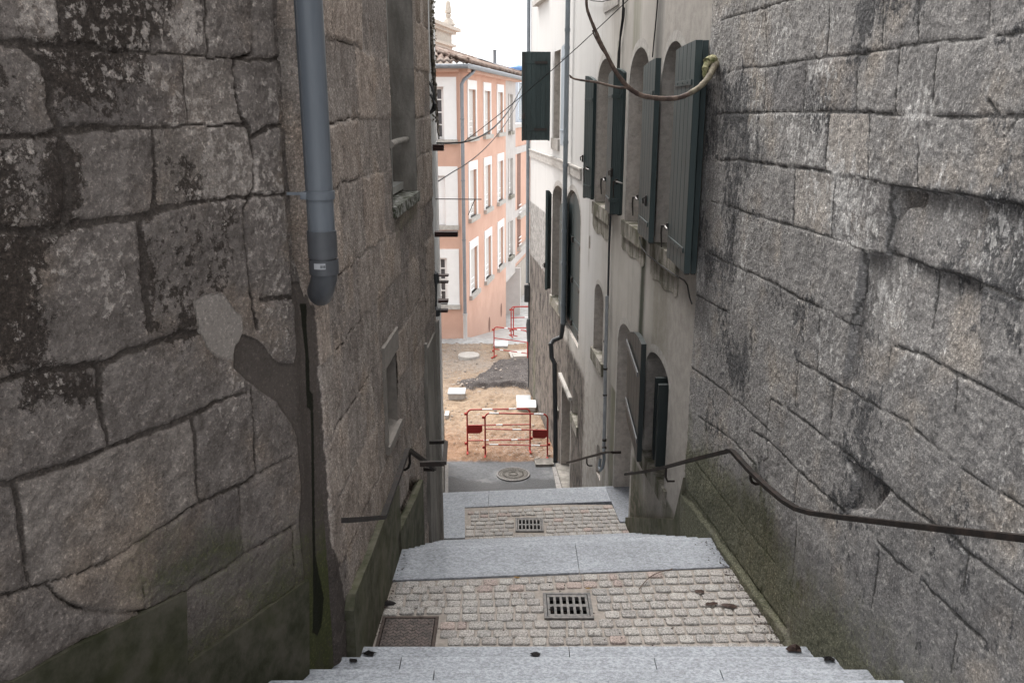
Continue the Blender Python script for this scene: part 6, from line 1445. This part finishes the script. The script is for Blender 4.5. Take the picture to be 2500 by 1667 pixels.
def slab(q, pts, Z, th, name, label, cat, mat):
    m = MB(); P_ = [atz(*q(x, y), Z) for x, y in pts]; m.prism([p-Vector((0, 0, th)) for p in P_], Vector((0, 0, th))); o = m.build(name, M[mat]); return tag(o, label, cat)
slab(qS, [(800, 338), (945, 332), (945, 272), (765, 282)], ZG+.10, .12, 'concrete_slab', 'pale flat concrete slab lying behind the barrier near the right house', 'slab', 'concrete')
slab(qS, [(775, 345), (795, 343), (772, 285), (755, 290)], ZG+.11, .03, 'plank', 'narrow timber plank leaning along the pale concrete slab', 'plank', 'sill_pale')
slab(qS, [(1000, 1320), (1166, 1316), (1160, 1262), (984, 1264)], ZG+.05, .10, 'concrete_slab', 'weathered grey slab at the asphalt edge under the nearest barrier', 'slab', 'jamb')
# kerbs beside the asphalt
def kerb(q, pts, Z, label_kind):
    m = MB(); P_ = [atz(*q(x, y), Z) for x, y in pts]; m.prism([p-Vector((0, 0, .25)) for p in P_], Vector((0, 0, .25))); o = m.build('kerb', M['kerb']); o['kind'] = 'structure'
M['kerb'] = granite('kerb_granite', (.24, .225, .215), slab=False)
for a_, b_ in ((0, .33), (.34, .66), (.67, 1.0)):
    L0, L1 = Vector((1150, 1340)), Vector((1196, 1570)); R0, R1 = Vector((1182, 1340)), Vector((1250, 1570))
    kerb(qS, [tuple(L0.lerp(L1, b_)), tuple(R0.lerp(R1, b_)), tuple(R0.lerp(R1, a_)), tuple(L0.lerp(L1, a_))], ZG+.04, '')
kerb(qS, [(152, 1600), (202, 1600), (204, 1312), (176, 1312)], ZG+.05, '')
# litter on the cobbles and steps
M['leaf'] = plain('wet_leaf', (.050, .030, .024), .7, var=.5, sc=30, bump=.2); M['leaf_y'] = plain('yellow_leaf', (.22, .14, .06), .8, var=.4, sc=30, bump=.1); M['dirt'] = plain('black_leaf_mould', (.014, .012, .012), .9, var=.4, sc=50, bump=.5)
rs = random.Random(21)
def crumple(c, r, name, mat, label, group=None, cat='dead leaf', zs=.35):
    m = MB(); n = 9; rot = rs.uniform(0, 6); vs = [Vector(c)+Vector((0, 0, r*zs))]
    for ring in (.5, 1.0):
        for i in range(n):
            a = rot+2*math.pi*i/n; rr_ = r*ring*rs.uniform(.65, 1.15)*(1 if ring < 1 else rs.uniform(.7, 1.1)); vs.append(Vector(c)+Vector((rr_*1.4*math.cos(a), rr_*.8*math.sin(a), r*zs*rs.uniform(.0, 1.0)*(1.2-ring)+.003)))
    m.add(vs, [(0, 1+i, 1+(i+1) % n) for i in range(n)]+[(1+i, 1+n+i, 1+n+(i+1) % n, 1+(i+1) % n) for i in range(n)]); o = m.build(name, M[mat]); 
    return tag(o, label, cat, group)
gl_ = 'dead leaves scattered on the upper landing'
crumple(atz(*qR(2200, 880), ZL1+.004), .036, 'dead_leaf', 'leaf', 'brown curled leaf second from the right wall on the cobbles', gl_)
crumple(atz(*qR(2312, 893), ZL1+.004), .042, 'dead_leaf', 'leaf', 'largest dark leaf on the cobbles nearest the right wall', gl_)
crumple(atz(*qR(2135, 808), ZL1+.004), .030, 'dead_leaf', 'leaf', 'crumbled dark leaf farther up the cobbles beside the right wall', gl_)
crumple(atz(*qR(1088, 728), ZL1+.004), .022, 'dead_leaf', 'leaf_y', 'small tan leaf near the granite strip left of centre', gl_)
crumple(atz(*qR(1497, 790), ZL1+.004), .018, 'dead_leaf', 'leaf_y', 'tiny yellow leaf at the corner of the nearer drain grate', gl_)
crumple(atz(*qR(1190, 1168), ZL1+.163), .03, 'dead_leaf', 'dirt', 'black leaf on the lowest step of the near flight', gl_)
crumple(atz(*qR(237, 1165), ZL1+.163), .034, 'leaf_pile', 'dirt', 'black heap of rotten leaves at the left end of the lowest near step', cat='leaf pile', zs=.8)
crumple(atz(*qR(150, 1205), ZL1+.323), .024, 'leaf_pile', 'dirt', 'small dark leaf heap one step above the black heap', cat='leaf pile', zs=.5)
crumple(atz(*q6r(1855, 118), ZL1+.165), .045, 'leaf_pile', 'leaf', 'brown leaf heap at the right end of the lowest near step', cat='leaf pile', zs=.9)
crumple(atz(*q6r(1970, 150), ZL1+.33), .030, 'leaf_pile', 'dirt', 'dark leaf heap one step higher against the right wall', cat='leaf pile', zs=.7)
crumple(atz(*qR(335, 880), ZL1+.004), .050, 'leaf_pile', 'dirt', 'dark wet leaves in the corner above the patterned access cover', cat='leaf pile', zs=.4)
m = MB(); tw = [atz(*qR(x, y), ZL1+z) for x, y, z in ((1790, 792, .006), (1810, 765, .012), (1850, 725, .016), (1910, 695, .012), (1970, 681, .008))]; m.tube(smooth_path(tw), .0035, 6); m.tube([tw[-1], tw[-1]+Vector((.012, .004, .004))], .005, 6); o = m.build('twig', M['bark']); tag(o, 'thin curved twig lying on the upper cobbles', 'twig')
m = MB()
for _ in range(420):
    if rs.random() < .55:
        u = rs.uniform(0, 1); p = Vector((1.60-.1*(4.5+1.6*u-6.14)-abs(rs.gauss(.03, .05))-.02, 4.5+1.6*u, ZL1+.004))
    elif rs.random() < .5:
        u = rs.uniform(0, 1); p = Vector((LAx(4.5+1.4*u)+abs(rs.gauss(.04, .03)), 4.5+1.4*u, ZL1+.004))
    else: p = Vector((rs.uniform(-.7, 1.5), rs.uniform(4.6, 5.5), ZL1+.004))
    r_ = rs.uniform(.004, .011); a = rs.uniform(0, 6); m.add([p+Vector((r_*math.cos(a+k_), r_*math.sin(a+k_)*.8, rs.uniform(0, .006))) for k_ in (0, 2.1, 4.2)]+[p+Vector((0, 0, .007))], [(0, 1, 3), (1, 2, 3), (2, 0, 3)])
o = m.build('litter', M['leaf']); tag(o, 'leaf crumbs and grit in the cobble joints', 'litter', kind='stuff')
# moss and mortar fillet along the foot of both near walls
def fillet(ptsf, name, label, mat):
    m = MB(); n = len(ptsf)
    vs = []
    for (p, nrm, r_) in ptsf:
        for k_ in range(5):
            a = math.pi/2*k_/4; vs.append(p+nrm*(r_*(1-math.sin(a))*rs.uniform(.8, 1.2)-.02)+Vector((0, 0, r_*.9*(1-math.cos(a))*rs.uniform(.8, 1.2)-.01)))
    m.add(vs, [(i*5+k_, i*5+k_+1, i*5+6+k_, i*5+5+k_) for i in range(n-1) for k_ in range(4)], True); o = m.build(name, mat, angle=False); return tag(o, label, 'moss', kind='stuff')
M['moss_strip'] = (lambda t: t.done(t.mix(t.rng(t.noise(18, 8, .7), .4, .62), (.022, .022, .015), t.mix(t.noise(5, 3), (.065, .055, .046), (.035, .042, .016))), .95, t.bump(t.noise(60, 7, .7), 1, .02)))(NT('moss_and_dirt'))
fp = []
for i in range(60):
    y = 3.3+i*2.9/59; zz = ZL1 if y > 4.5 else (ZL1+.16*(1+sum(1 for k_ in (4.17, 3.84, 3.54) if y < k_)))
    fp.append((Vector((1.60-.1*(y-6.14), y, zz)), Vector((-1, -.1, 0)).normalized(), .002+.022*vnoise(np.array([i*.9]), np.array([.3]), 4)[0]))
fillet(fp, 'moss', 'moss and earth along the foot of the grey wall', M['moss_strip'])
# ------------------------------------------------------------------ light and camera
w = bpy.data.worlds.new('World'); scene.world = w; w.use_nodes = True; nt = w.node_tree; nt.nodes.clear()
SUN_EL, SUN_AZ = math.radians(58), math.radians(-24)
sky = nt.nodes.new('ShaderNodeTexSky'); sky.sky_type = 'NISHITA'; sky.sun_disc = False; sky.sun_elevation = SUN_EL; sky.sun_rotation = SUN_AZ
sky.air_density = 1.0; sky.dust_density = 6.0; sky.ozone_density = 1.0
hs = nt.nodes.new('ShaderNodeHueSaturation'); hs.inputs['Saturation'].default_value = .22; nt.links.new(sky.outputs[0], hs.inputs['Color'])
bg = nt.nodes.new('ShaderNodeBackground'); bg.inputs['Strength'].default_value = .15; tc = nt.nodes.new('ShaderNodeTexCoord'); cn = nt.nodes.new('ShaderNodeTexNoise'); cn.inputs['Scale'].default_value = 2.2; cn.inputs['Detail'].default_value = 5
nt.links.new(tc.outputs['Generated'], cn.inputs['Vector'])
cr = nt.nodes.new('ShaderNodeValToRGB'); cr.color_ramp.elements[0].position = .3; cr.color_ramp.elements[0].color = (.80, .81, .83, 1); cr.color_ramp.elements[1].position = .7; cr.color_ramp.elements[1].color = (1, 1, 1, 1); nt.links.new(cn.outputs['Fac'], cr.inputs[0])
cm = nt.nodes.new('ShaderNodeVectorMath'); cm.operation = 'SCALE'; cm.inputs['Scale'].default_value = 2.0; nt.links.new(cr.outputs[0], cm.inputs[0])
mx = nt.nodes.new('ShaderNodeMix'); mx.data_type = 'RGBA'; mx.inputs[0].default_value = .8; nt.links.new(hs.outputs[0], mx.inputs[6]); nt.links.new(cm.outputs[0], mx.inputs[7])   # a closed layer of white cloud over the clear sky
nt.links.new(mx.outputs[2], bg.inputs['Color'])
ou = nt.nodes.new('ShaderNodeOutputWorld'); nt.links.new(bg.outputs[0], ou.inputs['Surface'])
sd = bpy.data.lights.new('sun', 'SUN'); sd.energy = 1.0; sd.angle = math.radians(45); sd.color = (1, .97, .93)
so = bpy.data.objects.new('sun', sd); COL.objects.link(so)
d = Vector((math.sin(SUN_AZ)*math.cos(SUN_EL), math.cos(SUN_AZ)*math.cos(SUN_EL), math.sin(SUN_EL)))
so.rotation_euler = (-d).to_track_quat('-Z', 'Y').to_euler(); so.location = d*30
cd = bpy.data.cameras.new('camera'); cd.sensor_width = 36; cd.lens = F/2500*36; cd.clip_end = 5000; cd.clip_start = .05
co = bpy.data.objects.new('camera', cd); COL.objects.link(co); co.location = (0, 0, 0); co.rotation_euler = (math.pi/2-PITCH, 0, 0)
scene.camera = co
vs_ = scene.view_settings; vs_.view_transform = 'Standard'; vs_.look = 'None'; vs_.gamma = 1; vs_.use_curve_mapping = False; vs_.exposure = 2.6
scene.cycles.max_bounces = 8; scene.cycles.diffuse_bounces = 5
scene.cycles.use_denoising = True
